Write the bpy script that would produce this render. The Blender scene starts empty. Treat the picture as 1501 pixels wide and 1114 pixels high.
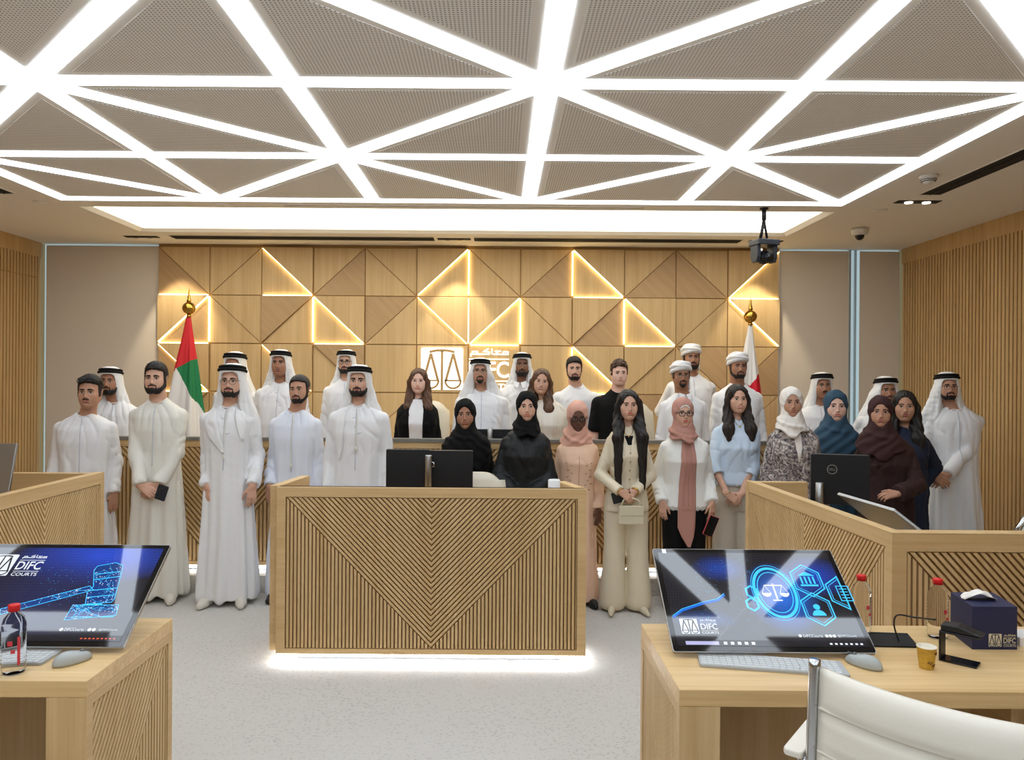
import bpy, bmesh, math, random
import numpy as np
from mathutils import Vector, Matrix, Euler
R = random.Random(7)
PI = math.pi
scn = bpy.context.scene
COL = scn.collection
F_PX, HC, AX, AY, ROLL = 1100.0, 1.62, 732.0, 555.0, 0.0075
CEIL = 3.05
def px(u, v, Y):
    """photo pixel + distance -> world point"""
    c, s = math.cos(ROLL), math.sin(ROLL)
    a, b = u-AX, v-AY
    a, b = a*c+b*s, -a*s+b*c
    return Vector((a*Y/F_PX, Y, HC-b*Y/F_PX))
def pz(u, v, z):
    c, s = math.cos(ROLL), math.sin(ROLL)
    a, b = u-AX, v-AY
    a, b = a*c+b*s, -a*s+b*c
    Y = (HC-z)*F_PX/b
    return Vector((a*Y/F_PX, Y, z))
def lin(c):
    out = []
    for v in c[:3]:
        v = v/255.0
        out.append(v/12.92 if v <= 0.04045 else ((v+0.055)/1.055)**2.4)
    return (*out, 1.0)
# ---------------------------------------------------------------- materials
MATS = {}
def mat(name, col, rough=0.6, metal=0.0, emit=None, es=0.0, trans=0.0, ior=1.45, coat=0.0, bump=0.0, bscale=60, var=0.0, vscale=4, sheen=0.0, spec=None):
    if name in MATS: return MATS[name]
    m = bpy.data.materials.new(name); m.use_nodes = True
    nt = m.node_tree; b = nt.nodes['Principled BSDF']
    b.inputs['Base Color'].default_value = lin(col)
    b.inputs['Roughness'].default_value = rough
    b.inputs['Metallic'].default_value = metal
    b.inputs['IOR'].default_value = ior
    b.inputs['Transmission Weight'].default_value = trans
    b.inputs['Coat Weight'].default_value = coat
    b.inputs['Coat Roughness'].default_value = 0.03
    b.inputs['Sheen Weight'].default_value = sheen
    if spec is not None: b.inputs['Specular IOR Level'].default_value = spec
    if emit is not None:
        b.inputs['Emission Color'].default_value = lin(emit); b.inputs['Emission Strength'].default_value = es
    if bump or var:
        tc = nt.nodes.new('ShaderNodeTexCoord')
    if bump:
        n = nt.nodes.new('ShaderNodeTexNoise'); n.inputs['Scale'].default_value = bscale; n.inputs['Detail'].default_value = 3
        nt.links.new(tc.outputs['Object'], n.inputs['Vector'])
        bp = nt.nodes.new('ShaderNodeBump'); bp.inputs['Strength'].default_value = bump; bp.inputs['Distance'].default_value = 0.01
        nt.links.new(n.outputs['Fac'], bp.inputs['Height']); nt.links.new(bp.outputs['Normal'], b.inputs['Normal'])
    if var:
        n = nt.nodes.new('ShaderNodeTexNoise'); n.inputs['Scale'].default_value = vscale; n.inputs['Detail'].default_value = 3
        nt.links.new(tc.outputs['Object'], n.inputs['Vector'])
        mx = nt.nodes.new('ShaderNodeMix'); mx.data_type = 'RGBA'
        c = lin(col)
        mx.inputs['A'].default_value = tuple(min(1, q*(1-var)) for q in c[:3])+(1,)
        mx.inputs['B'].default_value = tuple(min(1, q*(1+var)) for q in c[:3])+(1,)
        nt.links.new(n.outputs['Fac'], mx.inputs['Factor']); nt.links.new(mx.outputs['Result'], b.inputs['Base Color'])
    MATS[name] = m; return m
def wood(name, c1, c2, grain=(38, 38, 1.3), rot=(0, 0, 0), rough=0.5):
    if name in MATS: return MATS[name]
    m = bpy.data.materials.new(name); m.use_nodes = True
    nt = m.node_tree; b = nt.nodes['Principled BSDF']; L = nt.links.new
    tc = nt.nodes.new('ShaderNodeTexCoord')
    mp0 = nt.nodes.new('ShaderNodeMapping'); mp0.inputs['Rotation'].default_value = rot
    mp = nt.nodes.new('ShaderNodeMapping'); mp.inputs['Scale'].default_value = grain
    n = nt.nodes.new('ShaderNodeTexNoise'); n.inputs['Scale'].default_value = 1.6; n.inputs['Detail'].default_value = 5; n.inputs['Roughness'].default_value = .62
    n2 = nt.nodes.new('ShaderNodeTexNoise'); n2.inputs['Scale'].default_value = .35; n2.inputs['Detail'].default_value = 2
    ad = nt.nodes.new('ShaderNodeMath'); ad.operation = 'ADD'
    r = nt.nodes.new('ShaderNodeValToRGB')
    r.color_ramp.elements[0].position = .62; r.color_ramp.elements[0].color = lin(c1)
    r.color_ramp.elements[1].position = 1.35 if False else .98; r.color_ramp.elements[1].color = lin(c2)
    ml = nt.nodes.new('ShaderNodeMath'); ml.operation = 'MULTIPLY'; ml.inputs[1].default_value = .8
    L(tc.outputs['Object'], mp0.inputs['Vector']); L(mp0.outputs['Vector'], mp.inputs['Vector'])
    L(mp.outputs['Vector'], n.inputs['Vector']); L(mp.outputs['Vector'], n2.inputs['Vector'])
    L(n.outputs['Fac'], ad.inputs[0]); L(n2.outputs['Fac'], ad.inputs[1]); L(ad.outputs[0], ml.inputs[0]); L(ml.outputs[0], r.inputs['Fac'])
    L(r.outputs['Color'], b.inputs['Base Color'])
    b.inputs['Roughness'].default_value = rough
    b.inputs['Specular IOR Level'].default_value = .35
    bp = nt.nodes.new('ShaderNodeBump'); bp.inputs['Strength'].default_value = .08; bp.inputs['Distance'].default_value = .005
    L(n.outputs['Fac'], bp.inputs['Height']); L(bp.outputs['Normal'], b.inputs['Normal'])
    MATS[name] = m; return m
# ---------------------------------------------------------------- objects
def tag(o, label=None, cat=None, group=None, kind=None):
    if label: o['label'] = label
    if cat: o['category'] = cat
    if group: o['group'] = group
    if kind: o['kind'] = kind
    return o
def thing(name, label, cat, loc=(0, 0, 0), rz=0.0, group=None):
    o = bpy.data.objects.new(name, None); COL.objects.link(o)
    o.location = loc; o.rotation_euler = (0, 0, rz); o.empty_display_size = .1
    return tag(o, label, cat, group)
def mesh_obj(name, V, Fc, mats, parent=None, smooth=False, midx=None):
    me = bpy.data.meshes.new(name)
    if isinstance(V, np.ndarray): V = V.tolist()
    if isinstance(Fc, np.ndarray): Fc = Fc.tolist()
    me.from_pydata(V, [], Fc)
    for m in (mats if isinstance(mats, (list, tuple)) else [mats]): me.materials.append(m)
    if midx is not None: me.polygons.foreach_set('material_index', list(midx))
    if smooth: me.polygons.foreach_set('use_smooth', [True]*len(me.polygons))
    me.update()
    o = bpy.data.objects.new(name, me); COL.objects.link(o)
    if parent: o.parent = parent
    return o
class MB:
    """collects shapes for ONE mesh"""
    def __init__(s): s.v = []; s.f = []; s.m = []; s.cur = 0; s.sm = []
    def add(s, V, Fc, smooth=False):
        b = len(s.v); s.v.extend([tuple(p) for p in V]); s.f.extend([tuple(i+b for i in f) for f in Fc])
        s.m.extend([s.cur]*len(Fc)); s.sm.extend([smooth]*len(Fc)); return s
    def box(s, lo, hi, M=None):
        x0, y0, z0 = lo; x1, y1, z1 = hi
        V = [(x0, y0, z0), (x1, y0, z0), (x1, y1, z0), (x0, y1, z0), (x0, y0, z1), (x1, y0, z1), (x1, y1, z1), (x0, y1, z1)]
        if M is not None: V = [M @ Vector(p) for p in V]
        return s.add(V, [(0, 3, 2, 1), (4, 5, 6, 7), (0, 1, 5, 4), (1, 2, 6, 5), (2, 3, 7, 6), (3, 0, 4, 7)])
    def prism(s, poly, d0, d1, M=None):
        """poly: list of (x,y) ccw; extruded along z d0..d1, mapped through M"""
        n = len(poly)
        V = [Vector((p[0], p[1], d0)) for p in poly]+[Vector((p[0], p[1], d1)) for p in poly]
        if M is not None: V = [M @ p for p in V]
        Fc = [tuple(reversed(range(n))), tuple(range(n, 2*n))]+[(i, (i+1) % n, n+(i+1) % n, n+i) for i in range(n)]
        return s.add(V, Fc)
    def tube(s, pts, r, n=10, caps=True, closed=False):
        pts = [Vector(p) for p in pts]; k = len(pts)
        rs = r if isinstance(r, (list, tuple)) else [r]*k
        V = []; up = None
        for i, p in enumerate(pts):
            if closed: t = pts[(i+1) % k]-pts[i-1]
            else: t = pts[min(i+1, k-1)]-pts[max(i-1, 0)]
            t = t.normalized() if t.length > 1e-9 else Vector((0, 0, 1))
            if up is None: up = t.orthogonal().normalized()
            up = (up-t*up.dot(t)); up = up.normalized() if up.length > 1e-6 else t.orthogonal().normalized()
            w = t.cross(up)
            for j in range(n):
                a = 2*PI*j/n; V.append(p+(up*math.cos(a)+w*math.sin(a))*rs[i])
        Fc = []
        for i in range(k if closed else k-1):
            for j in range(n):
                i2 = (i+1) % k
                Fc.append((i*n+j, i*n+(j+1) % n, i2*n+(j+1) % n, i2*n+j))
        if caps and not closed: Fc += [tuple(reversed(range(n))), tuple((k-1)*n+j for j in range(n))]
        return s.add(V, Fc, True)
    def lathe(s, prof, c=(0, 0, 0), n=24, M=None, cap=True):
        V = []; 
        for (r, z) in prof:
            for j in range(n):
                a = 2*PI*j/n; p = Vector((c[0]+r*math.cos(a), c[1]+r*math.sin(a), c[2]+z)); V.append(M @ p if M is not None else p)
        k = len(prof); Fc = [(i*n+j, i*n+(j+1) % n, (i+1)*n+(j+1) % n, (i+1)*n+j) for i in range(k-1) for j in range(n)]
        if cap: Fc += [tuple(reversed(range(n))), tuple((k-1)*n+j for j in range(n))]
        return s.add(V, Fc, True)
    def ball(s, c, r, n=16, M=None):
        rr = r if isinstance(r, (list, tuple)) else (r, r, r); m = n//2
        V = []; 
        for i in range(m+1):
            t = PI*i/m
            for j in range(n):
                a = 2*PI*j/n; p = Vector((c[0]+rr[0]*math.sin(t)*math.cos(a), c[1]+rr[1]*math.sin(t)*math.sin(a), c[2]-rr[2]*math.cos(t)))
                V.append(M @ p if M is not None else p)
        return s.add(V, [(i*n+j, i*n+(j+1) % n, (i+1)*n+(j+1) % n, (i+1)*n+j) for i in range(m) for j in range(n)], True)
    def build(s, name, mats, parent=None, bevel=0.0, kind=None):
        me = bpy.data.meshes.new(name); me.from_pydata([tuple(p) for p in s.v], [], s.f)
        for m in (mats if isinstance(mats, (list, tuple)) else [mats]): me.materials.append(m)
        me.polygons.foreach_set('material_index', s.m); me.polygons.foreach_set('use_smooth', s.sm)
        bm = bmesh.new(); bm.from_mesh(me); bmesh.ops.remove_doubles(bm, verts=bm.verts, dist=1e-6)
        bmesh.ops.recalc_face_normals(bm, faces=bm.faces); bm.to_mesh(me); bm.free()
        me.update(); o = bpy.data.objects.new(name, me); COL.objects.link(o)
        if parent: o.parent = parent
        if bevel:
            b = o.modifiers.new('bev', 'BEVEL'); b.width = bevel; b.segments = 2; b.limit_method = 'ANGLE'
        if kind: o['kind'] = kind
        return o
def copy_tree(o, parent=None):
    c = o.copy(); COL.objects.link(c)
    if parent is not None: c.parent = parent
    for ch in list(o.children): copy_tree(ch, c)
    return c
def clip_poly(poly, n, d):
    """keep n.p <= d"""
    out = []
    for i in range(len(poly)):
        p, q = poly[i], poly[(i+1) % len(poly)]
        a = n[0]*p[0]+n[1]*p[1]-d; b = n[0]*q[0]+n[1]*q[1]-d
        if a <= 0: out.append(p)
        if a*b < 0:
            t = a/(a-b); out.append((p[0]+(q[0]-p[0])*t, p[1]+(q[1]-p[1])*t))
    return out
def slats(mb, poly, ang, pitch, width, d0, d1, M, phase=0.0):
    """parallel slats at angle ang clipped to a convex polygon"""
    t = (math.cos(ang), math.sin(ang)); n = (-t[1], t[0])
    ds = [n[0]*p[0]+n[1]*p[1] for p in poly]
    k = math.floor((min(ds)-phase)/pitch)-1
    while k*pitch+phase < max(ds)+pitch:
        c = k*pitch+phase
        q = clip_poly(poly, n, c+width/2); q = clip_poly(q, (-n[0], -n[1]), -(c-width/2)) if len(q) > 2 else []
        if len(q) > 2:
            a = sum(q[i][0]*q[(i+1) % len(q)][1]-q[(i+1) % len(q)][0]*q[i][1] for i in range(len(q)))/2
            if a < 0: q.reverse(); a = -a
            if a > 2e-5: mb.prism(q, d0, d1, M)
        k += 1
def frame(o, x, y):
    """matrix: local x->x, y->y, z->x cross y, origin o"""
    x = Vector(x).normalized(); y = Vector(y).normalized(); z = x.cross(y)
    M = Matrix((x, y, z)).transposed().to_4x4(); M.translation = Vector(o); return M
def text_mesh(s, size, bold=0.0):
    cu = bpy.data.curves.new('t', 'FONT'); cu.body = s; cu.size = size; cu.offset = bold; cu.resolution_u = 3
    o = bpy.data.objects.new('t', cu); COL.objects.link(o)
    dg = bpy.context.evaluated_depsgraph_get(); me = o.evaluated_get(dg).to_mesh()
    V = [tuple(v.co) for v in me.vertices]; Fc = [tuple(p.vertices) for p in me.polygons]
    o.evaluated_get(dg).to_mesh_clear(); bpy.data.objects.remove(o); bpy.data.curves.remove(cu)
    return V, Fc
_TX = {}
def put_text(mb, s, M, x, y, height, width=None, depth=0.0, bold=0.0):
    """text with cap height and width fitted, lower-left at x,y in frame M"""
    key = (s, bold)
    if key not in _TX: _TX[key] = text_mesh(s, 1.0, bold)
    V, Fc = _TX[key]
    x0 = min(v[0] for v in V); x1 = max(v[0] for v in V); y0 = min(v[1] for v in V); y1 = max(v[1] for v in V)
    sy = height/(y1-y0); sx = width/(x1-x0) if width else sy
    P = [Vector((x+(v[0]-x0)*sx, y+(v[1]-y0)*sy, depth)) for v in V]
    mb.add([M @ p for p in P], Fc)
    return (x1-x0)*sx
def strokes(mb, M, lines, w, depth=0.0, closed=False):
    """flat mitred ribbons of width w along 2-D polylines"""
    for q, L in enumerate(lines):
        P = [Vector(p) for p in L]
        if not closed and len(P) > 3 and (P[0]-P[-1]).length < 1e-6: P = P[:-1]; cl = True
        else: cl = closed
        n = len(P); V = []; dp = depth+.00012*q
        for i in range(n):
            a = P[i-1] if (i > 0 or cl) else None; c = P[(i+1) % n] if (i < n-1 or cl) else None
            t1 = (P[i]-a).normalized() if a is not None else (c-P[i]).normalized(); t2 = (c-P[i]).normalized() if c is not None else t1
            m = t1+t2; m = m.normalized() if m.length > 1e-6 else t1
            nv = Vector((-m.y, m.x)); sc_ = min(2.2, 1/max(.35, abs(nv.dot(Vector((-t1.y, t1.x))))))
            V += [P[i]+nv*w/2*sc_, P[i]-nv*w/2*sc_]
        mb.add([M @ Vector((p.x, p.y, dp)) for p in V], [(2*i, 2*i+1, 2*((i+1) % n)+1, 2*((i+1) % n)) for i in range(n if cl else n-1)])
def circle2(cx, cy, r, n=28, a0=0, a1=2*PI, ry=None):
    return [(cx+r*math.cos(a0+(a1-a0)*i/n), cy+(ry or r)*math.sin(a0+(a1-a0)*i/n)) for i in range(n+1)]
# ================================================================ ROOM
OAK1, OAK2 = (198, 164, 114), (213, 182, 134)
m_oak_v = wood('oak_vertical', OAK1, OAK2)
m_oak_h = wood('oak_horizontal', OAK1, OAK2, grain=(1.3, 38, 38))
m_oak_d = wood('oak_depth', OAK1, OAK2, grain=(38, 1.3, 38))
m_oak_wall = wood('oak_wall', (190, 160, 114), (204, 176, 131), grain=(34, 34, 1.0))
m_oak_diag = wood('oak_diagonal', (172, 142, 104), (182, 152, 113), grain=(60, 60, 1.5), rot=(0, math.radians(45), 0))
m_oak_side = wood('oak_side', (184, 150, 102), (199, 167, 118), grain=(24, 24, .8))
m_groove = mat('groove_wood', (158, 124, 78), .7)
m_ceil = mat('ceiling_paint', (236, 232, 225), .85)
m_strip = mat('light_strip', (255, 255, 255), .5, emit=(232, 243, 255), es=3.6)
m_cove = mat('cove_light', (255, 255, 255), .5, emit=(255, 248, 228), es=2.6)
m_black = mat('black_plastic', (22, 23, 25), .45)
m_dark = mat('dark_slot', (16, 16, 17), .8)
m_led = mat('warm_led', (255, 250, 230), .5, emit=(255, 224, 155), es=5.2)
m_white = mat('white_plastic', (225, 222, 215), .5)
XL, XR, YB, YF = -4.98, 4.36, 8.11, -3.2

def carpet():
    m = bpy.data.materials.new('grey_carpet'); m.use_nodes = True
    nt = m.node_tree; b = nt.nodes['Principled BSDF']; L = nt.links.new
    tc = nt.nodes.new('ShaderNodeTexCoord')
    v = nt.nodes.new('ShaderNodeTexVoronoi'); v.inputs['Scale'].default_value = 42
    mp = nt.nodes.new('ShaderNodeMapping'); mp.inputs['Rotation'].default_value = (0, 0, .6); mp.inputs['Scale'].default_value = (1, 2.2, 1)
    n = nt.nodes.new('ShaderNodeTexNoise'); n.inputs['Scale'].default_value = 220; n.inputs['Detail'].default_value = 2
    n3 = nt.nodes.new('ShaderNodeTexNoise'); n3.inputs['Scale'].default_value = 1.2; n3.inputs['Detail'].default_value = 3
    L(tc.outputs['Object'], mp.inputs['Vector']); L(mp.outputs['Vector'], v.inputs['Vector']); L(tc.outputs['Object'], n.inputs['Vector']); L(tc.outputs['Object'], n3.inputs['Vector'])
    a = nt.nodes.new('ShaderNodeMath'); a.operation = 'ADD'; L(v.outputs['Distance'], a.inputs[0]); L(n.outputs['Fac'], a.inputs[1])
    a2 = nt.nodes.new('ShaderNodeMath'); a2.operation = 'MULTIPLY_ADD'; a2.inputs[1].default_value = .35; L(n3.outputs['Fac'], a2.inputs[0]); L(a.outputs[0], a2.inputs[2])
    r = nt.nodes.new('ShaderNodeValToRGB'); L(a2.outputs[0], r.inputs['Fac'])
    r.color_ramp.elements[0].position = .45; r.color_ramp.elements[0].color = lin((116, 112, 107))
    r.color_ramp.elements[1].position = 1.0; r.color_ramp.elements[1].color = lin((204, 200, 193))
    L(r.outputs['Color'], b.inputs['Base Color']); b.inputs['Roughness'].default_value = .95
    bp = nt.nodes.new('ShaderNodeBump'); bp.inputs['Strength'].default_value = .6; bp.inputs['Distance'].default_value = .006
    L(n.outputs['Fac'], bp.inputs['Height']); L(bp.outputs['Normal'], b.inputs['Normal'])
    return m
m_carpet = carpet()
def perforated():
    m = bpy.data.materials.new('perforated_panel'); m.use_nodes = True
    nt = m.node_tree; b = nt.nodes['Principled BSDF']; L = nt.links.new
    tc = nt.nodes.new('ShaderNodeTexCoord')
    sc_ = nt.nodes.new('ShaderNodeVectorMath'); sc_.operation = 'MULTIPLY'; sc_.inputs[1].default_value = (1/.0165, 1/.0165, 0)
    fr = nt.nodes.new('ShaderNodeVectorMath'); fr.operation = 'FRACTION'
    di = nt.nodes.new('ShaderNodeVectorMath'); di.operation = 'DISTANCE'; di.inputs[1].default_value = (.5, .5, 0)
    cm = nt.nodes.new('ShaderNodeMath'); cm.operation = 'LESS_THAN'; cm.inputs[1].default_value = .27
    mx = nt.nodes.new('ShaderNodeMix'); mx.data_type = 'RGBA'
    mx.inputs['A'].default_value = lin((240, 238, 235)); mx.inputs['B'].default_value = lin((160, 157, 154))
    L(tc.outputs['Object'], sc_.inputs[0]); L(sc_.outputs[0], fr.inputs[0]); L(fr.outputs[0], di.inputs[0]); L(di.outputs['Value'], cm.inputs[0])
    L(cm.outputs[0], mx.inputs['Factor']); L(mx.outputs['Result'], b.inputs['Base Color']); b.inputs['Roughness'].default_value = .8
    return m
m_perf = perforated()

# floor
b = MB(); b.box((XL-.1, YF-.1, -.1), (XR+.1, YB+.1, 0)); tag(b.build('floor', m_carpet), 'light grey woven carpet floor', None, None, 'structure')
# dais behind the bench
STEP_Y, STEP_H = 5.62, .13
b = MB(); b.box((-3.05, STEP_Y, 0.0), (2.33, YB-.02, STEP_H)); tag(b.build('floor_dais', m_carpet), 'low carpeted platform under the judges bench', None, None, 'structure')
# ceiling with the recessed cove
CV = (-3.57, 2.83, 6.35, 7.44)
b = MB()
for (x0, x1, y0, y1) in ((XL-.1, XR+.1, YF-.1, CV[2]), (XL-.1, XR+.1, CV[3], YB+.1), (XL-.1, CV[0], CV[2], CV[3]), (CV[1], XR+.1, CV[2], CV[3])):
    b.box((x0, y0, CEIL), (x1, y1, CEIL+.3))
ceiling = b.build('ceiling', m_ceil, kind='structure')
b = MB()   # cove: sloped cheeks and luminous sheet
c0 = [(CV[0], CV[2]), (CV[1], CV[2]), (CV[1], CV[3]), (CV[0], CV[3])]; ins = .05
c1 = [(CV[0]+ins, CV[2]+ins), (CV[1]-ins, CV[2]+ins), (CV[1]-ins, CV[3]-ins), (CV[0]+ins, CV[3]-ins)]
V = [(x, y, CEIL) for x, y in c0]+[(x, y, CEIL+.035) for x, y in c1]
b.add(V, [(i, (i+1) % 4, 4+(i+1) % 4, 4+i) for i in range(4)])
o = b.build('trim_cove', m_ceil, kind='structure')
t = thing('cove_light', 'long warm white luminous trough recessed in the ceiling before the panelled wall', 'ceiling light', (-.37, 6.9, CEIL+.03))
b = MB(); b.box((CV[0]+.05+.37, -.50, 0.0), (CV[1]-.05+.37, .50, .02)); b.build('diffuser', m_cove, t)
# light grid
GX = [-3.52+1.248*i for i in range(-1, 7)]      # index 0 = -4.768
GY = [6.05-1.21*j for j in range(0, 8)]         # row 0 = far row
W = .107
grid = thing('ceiling_light_grid', 'white union-jack pattern of linear light strips across the ceiling', 'ceiling light', (0, 0, CEIL))
def strip(ax, ay, bx, by, w=W, dz=.006):
    a, c = Vector((ax, ay, 0)), Vector((bx, by, 0)); t_ = (c-a).normalized(); s = Vector((-t_.y, t_.x, 0))*w/2
    q = [a-s, c-s, c+s, a+s]
    b = MB(); b.prism([(p.x, p.y) for p in q], -dz, 0.0); return b.build('light_strip', m_strip, grid)
x0, x1 = GX[1], GX[6]
for j in range(8): strip(x0-W/2, GY[j], x1+W/2, GY[j], dz=.006)
for i in range(1, 7): strip(GX[i], GY[0], GX[i], GY[7], dz=.0066)
for j in range(7):
    for i in range(1, 6):
        # node parity: (1,0)... row0 hubs at i=2,4,6
        if (i+j) % 2 == 0: p, q, dz_ = (GX[i], GY[j]), (GX[i+1], GY[j+1]), .0072
        else: p, q, dz_ = (GX[i+1], GY[j]), (GX[i], GY[j+1]), .0078
        strip(*p, *q, dz=dz_)
def inset_tri(P, d):
    P = [Vector(p) for p in P]
    if (P[1]-P[0]).cross(P[2]-P[0]) < 0: P.reverse()
    out = []
    for i in range(3):
        a, b_, c = P[i-1], P[i], P[(i+1) % 3]
        e1 = (b_-a).normalized(); e2 = (c-b_).normalized()
        n1 = Vector((-e1.y, e1.x)); n2 = Vector((-e2.y, e2.x))
        p = b_+n1*d
        # intersect offset lines
        q = b_+n2*d; det = e1.x*e2.y-e1.y*e2.x
        s = ((q.x-p.x)*e2.y-(q.y-p.y)*e2.x)/det
        out.append(p+e1*s)
    return out
for j in range(6):
    for i in range(1, 6):
        A, B, C_, D = (GX[i], GY[j]), (GX[i+1], GY[j]), (GX[i+1], GY[j+1]), (GX[i], GY[j+1])
        for T in (((A, B, C_), (A, C_, D)) if (i+j) % 2 == 0 else ((A, B, D), (B, C_, D))):
            q = inset_tri(T, W/2+.05)
            b = MB(); b.prism([(p.x, p.y) for p in q], CEIL-.003, CEIL+.01); o = b.build('ceiling_panel', m_perf, ceiling)
# ceiling slots and small fixtures
def slot(name, label, x0, x1, y0, y1, bars=1, axis='x', cat='air vent'):
    t = thing(name, label, cat, ((x0+x1)/2, (y0+y1)/2, CEIL)); hx, hy = (x1-x0)/2, (y1-y0)/2
    b = MB(); b.box((-hx, -hy, -.004), (hx, hy, 0)); b.build('backing', m_dark, t)
    b = MB(); f = .006
    b.box((-hx-f, -hy-f, -.006), (hx+f, -hy, 0)); b.box((-hx-f, hy, -.006), (hx+f, hy+f, 0)); b.box((-hx-f, -hy, -.006), (-hx, hy, 0)); b.box((hx, -hy, -.006), (hx+f, hy, 0)); b.build('frame', m_ceil, t)
    for k in range(bars):
        p = -1+2*(k+1)/(bars+1)
        b = MB()
        if axis == 'x': b.box((-hx, p*hy-.004, -.008), (hx, p*hy+.004, -.004))
        else: b.box((p*hx-.004, -hy, -.008), (p*hx+.004, hy, -.004))
        b.build('slat', m_black, t)
    return t
slot('slot_diffuser', 'long black slot vent above the left half of the panelled wall', -3.37, -.68, 7.60, 7.80)
slot('slot_diffuser', 'long black slot vent above the right half of the panelled wall', -.27, 2.46, 7.60, 7.80)
slot('slot_diffuser', 'black double slot vent running along the ceiling by the right wall', 3.19, 3.35, .5, 5.72, 1, 'y')
slot('slot_diffuser', 'black double slot vent running along the ceiling by the left wall', -3.98, -3.82, .5, 5.9, 1, 'y')
slot('slot_diffuser', 'thin dark line slot in the ceiling between light grid and luminous trough', -1.8, 1.19, 6.232, 6.248, 0)
m_lamp = mat('spot_lamp', (255, 255, 250), .4, emit=(255, 244, 220), es=5)
m_lampoff = mat('spot_reflector', (90, 88, 84), .25, .8)
def twin_spot(label, x, y, ax='x', m=None):
    t = thing('recessed_spotlight', label, 'spotlight', (x, y, CEIL), 0 if ax == 'x' else PI/2)
    b = MB(); b.box((-.17, -.045, -.005), (.17, .045, 0)); b.build('housing', m_dark, t)
    for s in (-.07, .07):
        b = MB(); b.lathe([(.03, -.012), (.03, -.005)], (s, 0, 0), 16); b.build('lamp', m or m_lamp, t)
twin_spot('black twin spotlight in the ceiling between the two long slot vents', -.475, 7.70, m=m_lampoff)
twin_spot('black twin spotlight above the left end of the panelled wall', -3.68, 7.70, m=m_lampoff)
twin_spot('black twin spotlight above the right end of the panelled wall', 2.72, 7.70, m=m_lampoff)
twin_spot('black twin spotlight at the far end of the right slot vent', 3.31, 5.96)
t = thing('smoke_detector', 'round white smoke detector on the ceiling near the right slot vent', 'smoke detector', (2.97, 5.21, CEIL))
b = MB(); b.lathe([(.06, 0), (.06, -.012), (.055, -.02)], n=28); b.build('base', m_white, t)
b = MB(); b.lathe([(.05, -.018), (.048, -.03), (.035, -.045), (.015, -.055)], n=28); b.build('head', m_white, t)
b = MB()
for z in (-.027, -.037): b.lathe([(.0515-(-z-.027)*.6, z), (.0515-(-z-.027)*.6, z-.004)], n=28)
b.build('vent_ring', m_black, t)
t = thing('ceiling_dome_camera', 'small white dome security camera on the ceiling at right', 'camera', (3.36, 7.02, CEIL))
b = MB(); b.lathe([(.075, 0), (.075, -.03), (.068, -.055), (.05, -.065)], n=28); b.build('housing', m_white, t)
b = MB(); b.ball((0, 0, -.066), (.042, .042, .045), 20); b.build('dome', mat('smoked_dome', (25, 25, 28), .12), t)
for (x, y, lb) in ((3.17, 6.26, 'flat round white ceiling cover near the dome camera'), (-3.80, 6.2, 'flat round white ceiling cover by the left corner of the light grid'), (-2.32, 6.24, 'flat round white ceiling cover over the left end of the luminous trough')):
    t = thing('ceiling_cover', lb, 'ceiling cover', (x, y, CEIL)); b = MB(); b.lathe([(.055, 0), (.055, -.006), (.045, -.010)], n=28); b.build('disc', m_ceil, t)
# walls
b = MB(); b.box((XL-.1, YB+.12, -.1), (XR+.1, YB+.2, CEIL+.1)); tag(b.build('wall_north', mat('wall_paint', (190, 186, 178), .9)), 'back wall behind the blinds and oak panels', None, None, 'structure')
b = MB(); b.box((XL-.1, YF-.12, -.1), (XR+.1, YF, CEIL+.1)); b.build('wall_south', mat('rear_paint', (160, 150, 138), .9), kind='structure')
def slat_wall(name, x, s):
    b = MB(); b.cur = 0
    b.box((min(x, x+s*.12), YF, -.1), (max(x, x+s*.12), YB+.2, CEIL+.05))
    y = YF
    while y < YB-.04:
        b.box((min(x, x-s*.022), y, 0), (max(x, x-s*.022), y+.034, CEIL-.16)); y += .05
    b.box((min(x, x-s*.024), YF, CEIL-.16), (max(x, x-s*.024), YB, CEIL+.02))
    return b
b = slat_wall('wall_west', XL, -1); tag(b.build('wall_west', m_oak_side), None, None, None, 'structure')
b = slat_wall('wall_east', XR, 1); tag(b.build('wall_east', m_oak_side), None, None, None, 'structure')
# flush service door in the left wall: a seam frame and handleless leaf
b = MB(); b.box((XL+.022, 7.4, 2.66), (XL+.026, 8.02, 2.67)); b.box((XL+.022, 7.4, .0), (XL+.026, 7.408, 2.67)); b.build('door_1', m_groove, kind='structure')
# windows behind the blinds
m_sky = mat('window_glow', (170, 190, 198), .3, emit=(170, 192, 200), es=.55)
b = MB(); b.box((XL, YB+.10, .1), (-3.72, YB+.115, CEIL)); b.build('window_1', m_sky, kind='structure')
b = MB(); b.box((3.03, YB+.10, .1), (XR, YB+.115, CEIL)); b.build('window_2', m_sky, kind='structure')
m_mull = mat('mullion', (172, 182, 186), .4, .3)
b = MB(); b.box((3.80, YB+.06, 0), (3.82, YB+.10, CEIL)); b.box((3.87, YB+.06, 0), (3.88, YB+.10, CEIL)); b.build('trim_1', m_mull, kind='structure')
m_blind = mat('blind_fabric', (216, 207, 194), .9, bump=.1, bscale=300)
def blind(label, x0, x1):
    t = thing('roller_blind', label, 'blind', ((x0+x1)/2, YB+.03, 0)); h = (x1-x0)/2
    b = MB(); b.box((-h, -.004, .05), (h, .004, CEIL-.02)); b.build('fabric', m_blind, t)
    b = MB(); b.box((-h, -.012, .02), (h, .012, .05)); b.build('bottom_bar', m_mull, t)
blind('beige roller blind pulled down left of the panelled wall', -4.92, -3.70)
blind('wide beige roller blind pulled down right of the panelled wall', 3.03, 3.78)
blind('narrow beige roller blind in the far right corner', 3.90, 4.33)
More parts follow.
